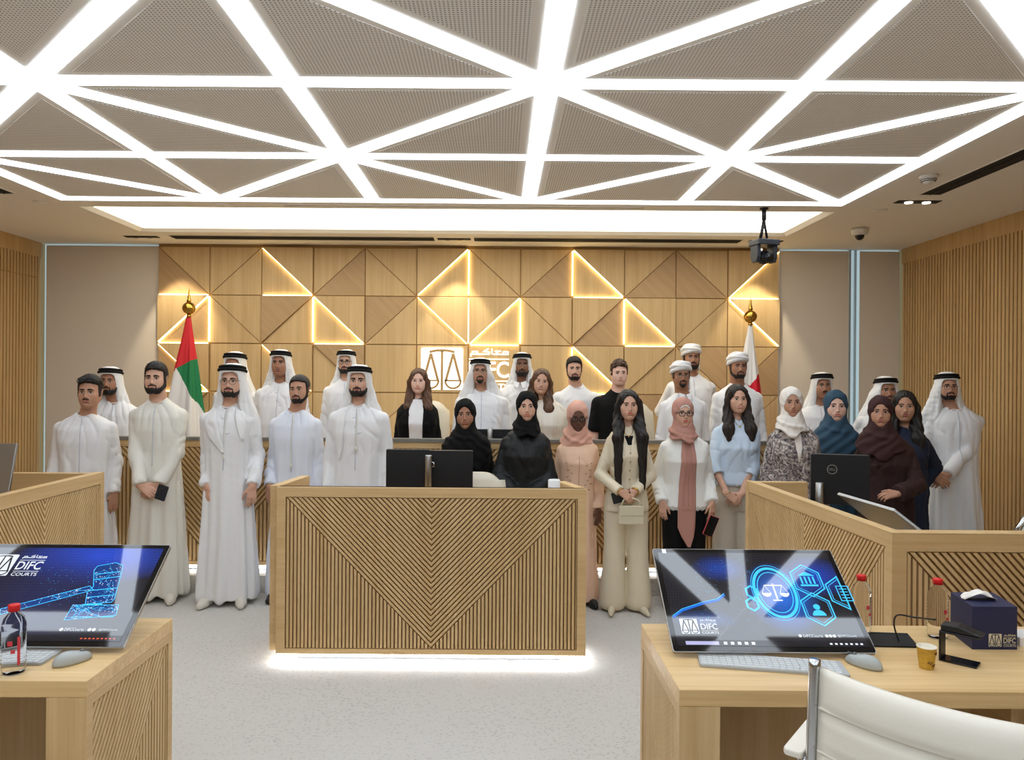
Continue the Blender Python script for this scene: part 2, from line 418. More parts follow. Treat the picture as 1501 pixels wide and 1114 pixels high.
# ---- feature wall of oak triangles
PX0, PW = -3.69, 6.705/12
PH = .52; PZ = CEIL-.03
def node(i, j): return (PX0+PW*i, PZ-PH*j)
LIT = [((2,0),(3,1)),((1,1),(0,2)),((0,1),(1,1)),((1,1),(1,2)),((2,1),(3,1)),((3,1),(3,2)),((3,1),(4,2)),((3,2),(4,2)),((6,0),(5,1)),((6,0),(6,1)),((6,1),(6,2)),
       ((8,0),(8,1)),((8,0),(9,1)),((8,1),(9,1)),((5,1),(6,2)),((7,1),(6,2)),((7,1),(7,2)),((6,2),(7,2)),((12,0),(11,1)),((11,1),(12,1)),((9,1),(9,2)),((9,1),(10,2)),
       ((9,2),(10,2)),((11,1),(12,2)),((8,2),(8,3)),((8,2),(9,3)),((2,2),(3,3)),((0,2),(1,2)),((0,2),(1,3)),((0,3),(1,3)),((8,3),(9,3))]
BACK = {(0,0),(2,0),(3,1),(5,1),(8,0),(9,1),(11,1),(8,2),(2,2),(0,2),(4,0),(6,0),(1,1),(7,1)}  # cells with a top-left to bottom-right diagonal
PLAIN = {(4,2),(5,2),(6,2),(7,2),(1,2)}
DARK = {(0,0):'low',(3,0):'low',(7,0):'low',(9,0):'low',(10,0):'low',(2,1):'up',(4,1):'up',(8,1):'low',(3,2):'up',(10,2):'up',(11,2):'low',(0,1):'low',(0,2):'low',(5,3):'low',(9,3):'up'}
BACK |= {(10,0),(3,2),(10,2),(5,3),(7,3),(1,3)}
lits = set(tuple(sorted(e)) for e in LIT)
fw = thing('feature_wall', 'oak feature wall of square and triangular panels with glowing seams', 'wall panelling', (0, YB, 0)); fw['kind'] = 'structure'; fw.name = 'wall_panelling'
faces_b, faces_d = MB(), MB()
for i in range(12):
    for j in range(6):
        A, B, C_, D = node(i, j), node(i+1, j), node(i+1, j+1), node(i, j+1)
        nA, nB, nC, nD = (i, j), (i+1, j), (i+1, j+1), (i, j+1)
        if (i, j) in PLAIN or j > 3: polys = [((A, D, C_, B), (nA, nD, nC, nB), 'n')]
        elif (i, j) in BACK: polys = [((A, C_, B), (nA, nC, nB), 'up'), ((A, D, C_), (nA, nD, nC), 'low')]
        else: polys = [((A, D, B), (nA, nD, nB), 'up'), ((B, D, C_), (nB, nD, nC), 'low')]
        for P, N, w in polys:
            lit_n = sum(tuple(sorted((N[k], N[(k+1) % len(N)]))) in lits for k in range(len(N)))
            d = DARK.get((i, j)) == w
            c = Vector((sum(p[0] for p in P)/len(P), sum(p[1] for p in P)/len(P)))
            g = .004
            q = [(p[0]+(c.x-p[0])*g/.15, p[1]+(c.y-p[1])*g/.15) for p in P]
            up = .028 if (w == 'up' and lit_n) else 0.0
            M = frame((0, 0, 0), (1, 0, 0), (0, 0, 1))   # z -> -Y
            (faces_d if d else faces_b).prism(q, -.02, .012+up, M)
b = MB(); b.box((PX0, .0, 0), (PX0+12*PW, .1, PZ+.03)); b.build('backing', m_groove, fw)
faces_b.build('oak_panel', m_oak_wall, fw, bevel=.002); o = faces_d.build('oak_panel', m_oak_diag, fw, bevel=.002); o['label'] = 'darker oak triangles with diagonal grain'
led = MB()
for (a, c) in LIT:
    p, q = Vector(node(*a)), Vector(node(*c)); t_ = (q-p).normalized(); s = Vector((-t_.y, t_.x))*.0045
    p = p+t_*.02; q = q-t_*.02
    led.prism([tuple(p-s), tuple(q-s), tuple(q+s), tuple(p+s)], .0, .036, frame((0, 0, 0), (1, 0, 0), (0, 0, 1)))
o = led.build('glowing_seam', m_led, fw)
def spot(x, y, z, tx, ty, tz, e, ang, col=(1, .86, .62), blend=.4, size=.03):
    l = bpy.data.lights.new('wall_spot', 'SPOT'); l.energy = e; l.spot_size = math.radians(ang); l.spot_blend = blend; l.color = col; l.shadow_soft_size = size
    o = bpy.data.objects.new('wall_spot', l); COL.objects.link(o); o.location = (x, y, z)
    o.rotation_euler = (Vector((tx, ty, tz))-Vector((x, y, z))).to_track_quat('-Z', 'Y').to_euler(); return o
for x in (-.475, -3.45, 2.72):
    spot(x, 7.745, CEIL-.03, x+.03, 8.06, 1.9, 40, 58)
# ================================================================ FURNITURE
m_chrome = mat('chrome', (205, 207, 210), .12, 1.0)
m_alu = mat('aluminium', (176, 176, 174), .35, 1.0)
m_grey = mat('grey_plastic', (150, 152, 154), .5)
m_cream = mat('cream_leather', (214, 206, 188), .45, bump=.05, bscale=120)
m_uled = mat('under_led', (255, 255, 255), .5, emit=(246, 250, 255), es=13)
def vpanel(parent, o, xdir, Wd, z0, z1, rim=.055, top=.06, pitch=.0212, wid=.0132, mode='V', bottom=.03, mO=None):
    """framed panel of slats; local x along xdir, outward = x cross z"""
    M = frame((o[0], o[1], z0), xdir, (0, 0, 1)); H = z1-z0
    b = MB(); b.box((0, 0, -.05), (Wd, H, -.022), M); b.build('board', m_groove, parent)
    b = MB(); b.prism([(0, 0), (Wd, 0), (Wd, bottom), (0, bottom)], -.05, 0, M); b.prism([(0, H-top), (Wd, H-top), (Wd, H), (0, H)], -.05, 0, M)
    b.prism([(0, bottom), (rim, bottom), (rim, H-top), (0, H-top)], -.05, 0, M); b.prism([(Wd-rim, bottom), (Wd, bottom), (Wd, H-top), (Wd-rim, H-top)], -.05, 0, M)
    b.build('frame', m_oak_h if abs(xdir[0]) > .5 else m_oak_d, parent)
    x0, x1, y0, y1 = rim+.004, Wd-rim-.004, bottom+.004, H-top-.004
    b = MB(); g = .004
    if mode == 'V':
        xm = (x0+x1)/2; a = math.atan2(y1-y0, xm-x0); p2 = pitch
        slats(b, [(x0, y0), (xm, y0), (x0, y1)], PI/2, pitch, wid, -.022, -.003, M)
        slats(b, [(xm, y0), (x1, y0), (x1, y1)], PI/2, pitch, wid, -.022, -.003, M)
        slats(b, [(xm, y0), (xm, y1), (x0, y1)], -a, p2, wid, -.022, -.003, M, phase=(math.cos(a)*y0+math.sin(a)*xm)-wid/2-.002)
        slats(b, [(xm, y0), (x1, y1), (xm, y1)], a, p2, wid, -.022, -.003, M, phase=(math.cos(a)*y0-math.sin(a)*xm)-wid/2-.002)
    else:
        a = math.atan2(y1-y0, x1-x0)
        if mode == 'R':
            slats(b, [(x0, y0), (x1, y1), (x0, y1)], a, pitch, wid, -.022, -.003, M)
            slats(b, [(x0, y0), (x1, y0), (x1, y1)], PI/2, pitch, wid, -.022, -.003, M)
        else:
            slats(b, [(x1, y0), (x1, y1), (x0, y1)], -a, pitch, wid, -.022, -.003, M)
            slats(b, [(x0, y0), (x1, y0), (x0, y1)], PI/2, pitch, wid, -.022, -.003, M)
    return b.build('slat_panel', mO or m_oak_v, parent)
# ---- clerk desk in the middle
DX0, DX1, DY = -1.25, .497, 4.23
t = thing('clerk_desk', 'oak clerk desk with chevron slatted front glowing from below', 'desk', ((DX0+DX1)/2, DY, 0)); cx = (DX0+DX1)/2
hw = (DX1-DX0)/2
vpanel(t, (-hw, 0), (1, 0, 0), 2*hw, .06, 1.0, rim=.05, top=.055)
def beam(mb, p, q, w, z0, z1):
    """plan wall from p to q of thickness w to the left"""
    p, q = Vector((p[0], p[1])), Vector((q[0], q[1])); d = (q-p).normalized(); n = Vector((-d.y, d.x))*w
    mb.prism([tuple(p), tuple(q), tuple(q+n), tuple(p+n)], z0, z1)
b = MB(); beam(b, (-hw+.06, .5), (-hw, .05), -.055, .06, 1.0); b.build('side_panel', m_oak_d, t, .002)
b = MB(); beam(b, (hw, .05), (hw-.09, .34), .055, .06, 1.0); b.build('side_panel', m_oak_d, t, .002)
b = MB(); b.box((-hw+.07, .05, .70), (hw-.12, .48, .74)); b.build('worktop', m_oak_h, t)
b = MB(); b.box((-hw+.10, .10, 0), (hw-.14, .34, .06)); b.build('plinth', m_grey, t)
b = MB(); b.box((-hw+.006, .0, .047), (hw-.006, .03, .058)); b.box((-hw+.004, .022, .045), (-hw+.02, .3, .058)); b.box((hw-.025, .022, .045), (hw-.008, .3, .058)); b.build('light_strip', m_uled, t)
# ---- judges bench
BY, BX0, BX1 = 5.75, -2.96, 2.24
t = thing('judges_bench', 'long oak judges bench with chevron slats behind the front row of people', 'bench', (0, BY, STEP_H))
z0, z1 = .045, 1.0
for xa, xb, md in ((-2.96, -1.42, 'V'), (-1.42, .12, 'V'), (.12, 1.66, 'V'), (1.66, 2.24, 'L')):
    vpanel(t, (xa, 0), (1, 0, 0), xb-xa, z0, z1, rim=.02, top=.05, pitch=.03, wid=.018, mode=md)
b = MB(); b.box((BX0, -.01, z1), (BX1, .07, z1+.025)); b.build('cap', mat('grey_cap', (120, 118, 112), .5), t)
b = MB(); b.box((BX0, .05, .78), (BX1, .24, .82)); b.build('worktop', m_oak_h, t)
for x in (BX0, BX1-.05):
    b = MB(); b.box((x, .0501, 0.0), (x+.05, .16, z1)); b.build('side_panel', m_oak_d, t)
b = MB(); b.box((BX0+.06, .06, 0), (BX1-.06, .1, .05)); b.build('plinth', m_dark, t)
b = MB(); b.box((BX0+.02, .012, .02), (BX1-.02, .03, .04)); b.build('light_strip', m_uled, t)
# ---- counter on the right
A, B = pz(1093, 705, 1.0), pz(1308, 783, 1.0)
t = thing('side_counter', 'oak witness counter with slatted sides in front of the women on the right', 'counter', (B.x, B.y, 0))
d = (B-A); d.z = 0; Ld = d.length; d.normalize()
vpanel(t, (A.x-B.x, A.y-B.y), tuple(d), Ld, 0.0, 1.0, rim=.05, top=.06)
vpanel(t, (0, 0), (1, 0, 0), 1.75, 0.0, 1.0, rim=.06, top=.07, pitch=.0235, wid=.014)
n = Vector((d.y, -d.x, 0))     # inward +x
if n.x < 0: n = -n
b = MB()
Ai, Bi = A-B, Vector((0, 0, 0))
b.prism([(Bi.x, Bi.y), (Bi.x+1.75, Bi.y), (Bi.x+1.75, Bi.y+.065), (Bi.x+.05, Bi.y+.065), (Ai.x+.055, Ai.y-.06), (Ai.x, Ai.y)], 1.0002, 1.006); b.build('rim', m_oak_d, t, .0015)
b = MB(); b.box((Ai.x, Ai.y-.055, 0), (Ai.x+.36, Ai.y, 1.0)); b.build('back_panel', m_oak_h, t)
b = MB(); b.prism([(.06, .06), (1.75, .06), (1.75, .75), (.7, .75), (Ai.x+.7, Ai.y-.06), (Ai.x+.06, Ai.y-.06)], .70, .74); b.build('worktop', m_oak_d, t)
CT = (B.x, B.y)
# ---- counter on the left
C_ = pz(153, 693, 1.0); LX = C_.x
t = thing('side_counter', 'oak counter with slatted side in front of the man wearing sunglasses on his hair', 'counter', (LX, C_.y, 0))
vpanel(t, (0, -1.24), (0, 1, 0), 1.24, 0.0, 1.0, rim=.045, top=.065)
vpanel(t, (0, -1.24-.6), (0, 1, 0), .6, 0.0, 1.0, rim=.045, top=.065)
b = MB(); b.box((-.06, -1.84, 1.0002), (0.0, 0, 1.006)); b.build('rim', m_oak_d, t, .0015)
b = MB(); b.box((-1.7, -.055, 0), (-.0505, 0.0, 1.0)); b.build('back_panel', m_oak_h, t)
b = MB(); b.box((-.75, -1.8, .70), (-.06, -.06, .74)); b.build('worktop', m_oak_d, t)
# ---- front desks
DH = .75
def front_desk(label, corner_f, corner_b, sgn, length):
    t = thing('desk', label, 'desk', (corner_f.x, corner_f.y, 0)); D = corner_b.y-corner_f.y
    o = sgn
    xr = sorted((0, o*length))
    b = MB(); b.box((xr[0], 0, DH-.048), (xr[1], D, DH)); b.build('worktop', mat_desk, t, .002)
    if sgn > 0: vpanel(t, (0, D), (0, -1, 0), D, 0, DH-.048, rim=.035, top=.03, pitch=.021, mode='L')
    else: vpanel(t, (0, 0), (0, 1, 0), D, 0, DH-.048, rim=.035, top=.03, pitch=.021, mode='R')
    lx = sorted((o*.051, o*.115)); b = MB(); b.box((lx[0], 0.0, 0), (lx[1], .10, DH-.048)); b.box((min(0, o*.051), -.003, 0), (max(0, o*.051), 0, DH-.048)); b.build('leg', m_oak_v, t)
    mx = sorted((o*.051, o*length)); b = MB(); b.box((mx[0], D-.06, .0), (mx[1], D-.035, DH-.048)); b.build('modesty_panel', m_oak_v, t)
    for k in (1.15,): 
        b = MB(); b.box((o*k-.012, .3, .02), (o*k+.012, D-.06, DH-.05)); b.build('divider', m_oak_d, t)
    return t
mat_desk = wood('oak_worktop', (206, 170, 116), (228, 196, 144), grain=(1.1, 30, 30), rough=.38)
fR, bR = pz(998, 1011, DH), pz(938, 914, DH); fL, bL = pz(125, 998.5, DH), pz(255, 906, DH)
RX = (fR.x+bR.x)/2; LXd = (fL.x+bL.x)/2
fR.x = bR.x = RX; fL.x = bL.x = LXd
front_desk('oak desk with keyboard, tissue box and paper cup on it', fR, bR, 1, 1.75)
front_desk('oak desk by the left counter with keyboard and water bottle on it', fL, bL, -1, 1.6)
# ---- logo helper
ARAB = [[(.99, .28), (.60, .28)], [(.86, .28), (.86, .58), (.97, .58), (.97, .28)], [(.80, .66), (.66, .66), (.75, .28)], [(.575, .98), (.575, .28)],
        [(.51, .28), (.05, .28), (.05, .0)], [(.505, .28), (.505, .55), (.37, .62), (.49, .98)], [(.09, .28), (.09, .60), (.21, .60), (.21, .28)]]
def rrect(x, y, w, h, r, n=5):
    out = []
    for cx_, cy_, a in ((x+w-r, y+r, -PI/2), (x+w-r, y+h-r, 0), (x+r, y+h-r, PI/2), (x+r, y+r, PI)):
        out += [(cx_+r*math.cos(a+PI/2*k/n), cy_+r*math.sin(a+PI/2*k/n)) for k in range(n+1)]
    return out
def emblem(mw, md, M, x, y, s, dep, th=.0):
    P = lambda q: (x+q[0]*s, y+q[1]*s)
    poly = [P(p) for p in rrect(0, 0, 1, 1, .05)]
    mw.prism(poly, dep-th if th else dep, dep+.0004, M)
    ln = [[(.20, .895), (.35, .93), (.5, .935), (.65, .93), (.80, .895)]]
    strokes(md, M, [[P(p) for p in q] for q in ln], .06*s, dep+.001)
    md.prism([P(p) for p in ((.47, .0), (.53, .0), (.53, .92), (.47, .92))], dep+.0006, dep+.001, M)
    for cx_ in (.235, .765):
        strokes(md, M, [[P(p) for p in ((cx_, .86), (cx_-.17, .22))], [P(p) for p in ((cx_, .86), (cx_+.17, .22))]], .062*s, dep+.001)
        md.prism([P(p) for p in ((cx_-.2, .20), (cx_+.2, .20), (cx_+.2, .24), (cx_-.2, .24))], dep+.0006, dep+.001, M)
        strokes(md, M, [[P(p) for p in circle2(cx_, .22, .185, 14, PI, 2*PI)]], .05*s, dep+.001)
def wordmark(mw, M, x, y, s, dep, courts=True):
    """to the right of an emblem of size s whose lower-left is x,y"""
    x0 = x+1.14*s; w = .95*s
    strokes(mw, M, [[(x0+p[0]*w, y+.80*s+p[1]*.19*s) for p in q] for q in ARAB], .032*s, dep)
    strokes(mw, M, [[(x0, y+.735*s), (x0+w, y+.735*s)]], .022*s, dep)
    put_text(mw, 'DIFC', M, x0, y+.29*s, .39*s, w, dep, .012)
    strokes(mw, M, [[(x0, y+.215*s), (x0+w, y+.215*s)]], .022*s, dep)
    if courts: put_text(mw, 'COURTS', M, x0, y+.0*s, .15*s, w, dep, .008)
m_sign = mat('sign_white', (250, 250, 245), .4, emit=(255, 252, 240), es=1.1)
m_oakmark = mat('sign_oak', (170, 138, 92), .6)
SY = YB-.013
P0, P1 = px(617, 571, SY), px(679, 508, SY)
t = thing('wall_sign', 'white court sign with scales emblem and lettering on the oak wall', 'sign', (P0.x, SY-.001, P0.z)); s = P1.x-P0.x
M = frame((0, 0, 0), (1, 0, 0), (0, 0, 1)); w_, d_ = MB(), MB()
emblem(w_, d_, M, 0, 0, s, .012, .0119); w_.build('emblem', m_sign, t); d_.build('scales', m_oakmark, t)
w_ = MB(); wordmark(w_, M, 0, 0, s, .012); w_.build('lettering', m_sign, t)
# ---- large tilted screens on the front desks
m_glass = mat('screen_black', (5, 6, 9), .04, coat=.0, spec=.75)
def screen_mat(name, glows, base=(4, 6, 22), es=.8):
    m = bpy.data.materials.new(name); m.use_nodes = True; nt = m.node_tree; b = nt.nodes['Principled BSDF']; L = nt.links.new
    b.inputs['Base Color'].default_value = (.004, .005, .008, 1); b.inputs['Roughness'].default_value = .03; b.inputs['Specular IOR Level'].default_value = 1.0
    tc = nt.nodes.new('ShaderNodeTexCoord'); prev = None
    for (x, y, rx, ry, c) in glows:
        mp = nt.nodes.new('ShaderNodeMapping'); mp.inputs['Location'].default_value = (-x/rx, -y/ry, 0); mp.inputs['Scale'].default_value = (1/rx, 1/ry, 0)
        g = nt.nodes.new('ShaderNodeTexGradient'); g.gradient_type = 'SPHERICAL'
        L(tc.outputs['Object'], mp.inputs['Vector']); L(mp.outputs['Vector'], g.inputs['Vector'])
        mx = nt.nodes.new('ShaderNodeMix'); mx.data_type = 'RGBA'
        if prev is None: mx.inputs['A'].default_value = lin(base)
        else: L(prev, mx.inputs['A'])
        mx.inputs['B'].default_value = lin(c); L(g.outputs['Fac'], mx.inputs['Factor']); prev = mx.outputs['Result']
    L(prev, b.inputs['Emission Color']); b.inputs['Emission Strength'].default_value = es
    return m
def emis(name, c, es=1.0):
    return mat(name, (4, 5, 8), .05, emit=c, es=es, spec=.75)
m_cy, m_bl, m_wh, m_tb = emis('screen_cyan', (60, 190, 255), 1.1), emis('screen_blue', (20, 105, 215), .9), emis('screen_white', (225, 232, 240), .9), emis('screen_bar', (24, 24, 34), .6)
m_rd, m_pale = emis('screen_red', (220, 90, 60), .8), emis('screen_pale', (190, 190, 235), .8)
SW, SH, TILT = .637, .418, math.radians(35.9)
def tilted_screen(label, blx, bly, glows, mname):
    o = Vector((blx, bly, DH+.022)); yv = Vector((0, math.cos(TILT), math.sin(TILT)))
    t = thing('desktop_monitor', label, 'monitor', (blx, bly, DH))
    # parts are built in the panel's own frame, then turned by the part's rotation
    off = Vector((0, 0, .022)); Rm = (TILT, 0, 0)
    def part(mb, name, m, parent=t):
        ob = mb.build(name, m, parent)
        if parent is t: ob.location = off; ob.rotation_euler = Rm
        return ob
    b = MB(); b.prism(rrect(0, 0, SW, SH, .008), -.012, -.0012); part(b, 'housing', m_alu)
    b = MB(); b.prism(rrect(.002, .002, SW-.004, SH-.004, .007), -.0012, 0.0); glass = part(b, 'glass', m_glass)
    b = MB(); b.add([(.018, .02, .0004), (SW-.018, .02, .0004), (SW-.018, SH-.018, .0004), (.018, SH-.018, .0004)], [(0, 1, 2, 3)]); part(b, 'screen', screen_mat(mname, glows))
    b = MB(); b.box((.2, .30, 0), (.45, .52, .03)); b.build('base', m_alu, t, .003)
    for x in (.24, .41):
        b = MB(); b.tube([(x, .44, .03), (x, .26, .14+.03)], .007); b.build('arm', m_chrome, t)
    Mw = frame(o, (1, 0, 0), yv)
    cam = Vector((0, 0, HC))
    def sp(u, v):      # photo pixel on the screen plane, in panel coordinates
        r = px(u, v, 1.0)-cam; nrm = Mw.to_3x3().col[2]; k = (o-cam).dot(nrm)/r.dot(nrm); q = Mw.inverted() @ (cam+r*k); return (q.x, q.y)
    return t, part, sp
# right-hand screen
q0 = pz(987, 955, DH+.022)
t, part, sp = tilted_screen('wide tilted screen with blue hexagon icons on the right desk', q0.x, q0.y,
    [(.40, .21, .13, .15, (24, 110, 225)), (.22, .33, .10, .06, (10, 60, 160)), (.54, .30, .12, .09, (10, 60, 180)), (.12, .12, .12, .04, (30, 70, 140))], 'screen_right')
I4 = Matrix.Identity(4)
w_, k_, c_, l_ = MB(), MB(), MB(), MB()
x, y = sp(1000, 929); x2, _ = sp(1026, 929); s = x2-x
emblem(w_, k_, I4, x, y, s, .0006); part(w_, 'emblem', m_wh); w_ = MB(); wordmark(w_, I4, x, y, s, .0008); part(w_, 'lettering', m_wh); w_ = MB()
for (u, v, r) in ((1183, 851, .056), (1199, 893, .054), (1236, 869, .056), (1102, 868, .022), (1103, 886, .022)):
    cx_, cy_ = sp(u, v)
    c_ = MB()
    for rr, wd in ((r, .0045), (r*.84, .0018)):
        strokes(c_, I4, [[(min(SW-.021, cx_+rr*math.cos(PI/6+PI/3*k)), cy_+1.2*rr*math.sin(PI/6+PI/3*k)) for k in range(6)]], wd, .0008, closed=True)
    part(c_, 'hexagon_outline', m_cy)
c_ = MB(); cx_, cy_ = sp(1183, 849)      # courthouse icon
c_.prism([(cx_-.03, cy_+.014), (cx_+.03, cy_+.014), (cx_, cy_+.032)], .0007, .0009); c_.box((cx_-.03, cy_-.03, .0007), (cx_+.03, cy_-.023, .0009))
for k in range(4): c_.box((cx_-.024+k*.014, cy_-.02, .0007), (cx_-.018+k*.014, cy_+.01, .0009))
part(c_, 'courthouse_icon', m_cy); c_ = MB(); cx_, cy_ = sp(1199, 895)      # people icon
c_.prism(circle2(cx_, cy_+.014, .011, 16)[:-1], .0007, .0009); c_.prism(circle2(cx_, cy_-.02, .022, 12, 0, PI), .0007, .0009)
part(c_, 'person_icon', m_cy); c_ = MB(); cx_, cy_ = sp(1240, 870)      # document icon
strokes(c_, I4, [[(cx_-.025, cy_+.03), (cx_+.015, cy_+.03), (cx_+.015, cy_-.03), (cx_-.025, cy_-.03)]], .003, .0008, closed=True)
for k in range(4): strokes(c_, I4, [[(cx_-.018, cy_+.018-.012*k), (cx_+.008, cy_+.018-.012*k)]], .003, .0008)
part(c_, 'document_icon', m_cy); c_ = MB(); cx_, cy_ = sp(1136, 868)      # glowing scales medallion
for rr, wd in ((.082, .010), (.068, .003), (.093, .002)): strokes(c_, I4, [circle2(cx_, cy_, rr*.82, 40, ry=rr*1.22)], wd, .0008)
strokes(w_, I4, [[(cx_, cy_+.035), (cx_, cy_-.03)], [(cx_-.03, cy_+.027), (cx_+.03, cy_+.027)], [(cx_-.016, cy_-.034), (cx_+.016, cy_-.034)]], .0055, .001)
for sgn in (-1, 1):
    w_.prism(circle2(cx_+sgn*.03, cy_-.004, .016, 10, PI, 2*PI), .0009, .0011); strokes(w_, I4, [[(cx_+sgn*.03-.014, cy_-.004), (cx_+sgn*.03, cy_+.027), (cx_+sgn*.03+.014, cy_-.004)]], .002, .001)
part(c_, 'medallion_ring', m_cy); part(w_, 'scales_icon', m_wh); w_ = MB(); c_ = MB(); pts = [(max(.022, sp(*q)[0]), sp(*q)[1]) for q in ((968, 905), (1000, 895), (1030, 885), (1052, 880), (1062, 872))]   # pen-like streak
strokes(l_, I4, [pts], .008, .0008); strokes(c_, I4, [[(p[0], p[1]+.006) for p in pts]], .002, .0009)
for k in range(70):
    a, r_ = R.random()*6.28, R.random(); xx, yy = .12+.22*(R.random()), .1+.27*R.random(); c_.box((xx, yy, .0007), (xx+.0018, yy+.0018, .0008))
x0, y0 = sp(1004, 945); l_.cur = 0
tb = MB(); tb.box((.018, .02, .0005), (SW-.018, .042, .0007)); tb.build
part(tb, 'taskbar', m_tb)
se = MB(); se.box((.045, .0245, .0008), (.15, .0375, .0009)); part(se, 'search_box', m_pale)
for k in range(5): q_ = MB(); q_.box((.165+.022*k, .026, .0008), (.176+.022*k, .036, .0009)); part(q_, 'taskbar_icon', m_wh)
for k in range(7): q_ = MB(); q_.box((.50+.016*k, .028, .0008), (.508+.016*k, .034, .0009)); part(q_, 'taskbar_icon', m_wh)
put_text(w_, 'DIFCCourts', I4, .425, .055, .010, .062, .0009); put_text(w_, '@DIFCCourts', I4, .535, .055, .010, .06, .0009)
part(w_, 'lettering', m_wh)
for k, xx in enumerate((.415, .50, .512, .524)): q_ = MB(); q_.prism(circle2(xx, .060, .0055, 12)[:-1], .0008, .0010); part(q_, 'contact_icon', m_wh)
x, y = sp(971, 811); q_ = MB(); q_.box((x, y, .0008), (x+.014, y+.018, .0009)); part(q_, 'desktop_icon', m_wh)
part(k_, 'scales', m_tb); part(c_, 'sparkles', m_cy)['kind'] = 'stuff'; part(l_, 'pen_graphic', m_bl)
# left-hand screen
q1 = pz(180, 949, DH+.022)
t, part, sp = tilted_screen('wide tilted screen with a blue glowing gavel on the left desk', q1.x-SW, q1.y,
    [(.40, .36, .30, .13, (20, 80, 230)), (.30, .2, .3, .25, (18, 26, 80))], 'screen_left')
w_, k_, c_, l_ = MB(), MB(), MB(), MB(); g_ = MB()
x2, y2 = sp(9, 844); _, y3 = sp(4, 813); s = y3-y2; x = x2-s
emblem(w_, k_, I4, x, y2, s, .0006); part(w_, 'emblem', m_wh); w_ = MB(); wordmark(w_, I4, x, y2, s, .0008); part(w_, 'lettering', m_wh); w_ = MB()
def px_line(pts, wd, mb=None, closed=False): strokes(mb or c_, I4, [[sp(*q) for q in pts]], wd, .0008, closed)
HEAD = [(138, 836), (143, 830), (170, 825), (180, 829), (179, 836), (168, 878), (163, 883), (125, 886), (128, 868), (137, 860)]
BASE = [(107, 887), (174, 887), (170, 902), (94, 909)]
HAND = [(0, 893), (132, 859), (137, 865), (0, 901)]
for P_, cl in ((HEAD, True), (BASE, True), (HAND, True)): px_line(P_, .0022, closed=True)
for a, c in (((139, 842), (177, 838)), ((138, 850), (176, 845)), ((130, 866), (171, 862)), ((127, 876), (168, 872)), ((104, 905), (135, 904)), ((148, 905), (167, 904))): px_line([a, c], .003)
px_line([(120, 887), (150, 886)], .006)
def inside(p, P_):
    r = False
    for i in range(len(P_)):
        a, c = P_[i], P_[i-1]
        if (a[1] > p[1]) != (c[1] > p[1]) and p[0] < (c[0]-a[0])*(p[1]-a[1])/(c[1]-a[1])+a[0]: r = not r
    return r
for P_ in (HEAD, BASE, HAND):
    q = [sp(*p) for p in P_]; l_.add([(p[0], p[1], .0005) for p in q], [tuple(range(len(q)))])
    xs_, ys_ = [p[0] for p in P_], [p[1] for p in P_]; dots = []
    for k in range(160):
        p = (R.uniform(min(xs_), max(xs_)), R.uniform(min(ys_), max(ys_)))
        if inside(p, P_): dots.append(sp(*p))
    for d in dots[:60]: g_.box((d[0]-.0012, d[1]-.0012, .0009), (d[0]+.0012, d[1]+.0012, .001))
    for k in range(len(dots)-1):
        if (Vector(dots[k])-Vector(dots[k+1])).length < .05: strokes(c_, I4, [[dots[k], dots[k+1]]], .0008, .0008)
for k in range(60):
    d = sp(R.uniform(60, 170), R.uniform(822, 890)); c_.box((d[0]-.0008, d[1]-.0008, .0009), (d[0]+.0008, d[1]+.0008, .001))
tb = MB(); tb.box((.018, .02, .0005), (SW-.018, .042, .0007)); part(tb, 'taskbar', m_tb)
put_text(w_, 'DIFCCourts', I4, .425, .058, .011, .062, .0009); put_text(w_, '@DIFCCourts', I4, .535, .058, .009, .06, .0009)
for xx in (.415, .505, .519): q_ = MB(); q_.prism(circle2(xx, .063, .006, 12)[:-1], .0008, .0010); part(q_, 'contact_icon', m_wh)
for k in range(9): q_ = MB(); q_.box((.49+.013*k, .028, .0008), (.497+.013*k, .033, .0009)); part(q_, 'taskbar_icon', m_rd)
part(g_, 'sparkles', m_wh)['kind'] = 'stuff'; part(w_, 'lettering', m_wh); part(k_, 'scales', m_tb); part(c_, 'gavel_lines', m_cy); part(l_, 'gavel_fill', emis('screen_deep', (14, 62, 140), .7))
# ---- keyboards and mice
m_key, m_kb = mat('key_grey', (206, 208, 208), .5), mat('keyboard_silver', (176, 178, 178), .45)
def keyboard(label, o, ang, w=.42, dp=.112):
    t = thing('keyboard', label, 'keyboard', o, ang)
    b = MB(); b.prism(rrect(0, 0, w, dp, .006), 0, .009); b.build('case', m_kb, t, .0015)
    k = MB(); rows = 6; ph = (dp-.008)/rows
    for r in range(rows):
        xx = .005
        while xx < w-.02:
            kw = .0172
            if r == 0 and abs(xx-.10) < .012: kw = .11
            if r == 0 and .26 < xx < .30: kw = .014
            k.box((xx, .0045+r*ph, .009), (min(xx+kw, w-.005), .0045+(r+.84)*ph, .0108)); xx += kw+.0022
            if abs(xx-.285) < .008 or abs(xx-.345) < .004: xx += .004
    k.build('keys', m_key, t)
    return t
kf = pz(1026, 978, DH); kr = pz(1247, 994, DH); ang = math.atan2(kr.y-kf.y, kr.x-kf.x)
keyboard('silver keyboard in front of the hexagon screen', (kf.x, kf.y, DH), ang, (kr-kf).length)
k2 = pz(60, 976, DH); keyboard('silver keyboard behind the bottle on the left desk', (k2.x-.42, k2.y, DH), 0)
m_mouse = mat('mouse_grey', (172, 176, 174), .4)
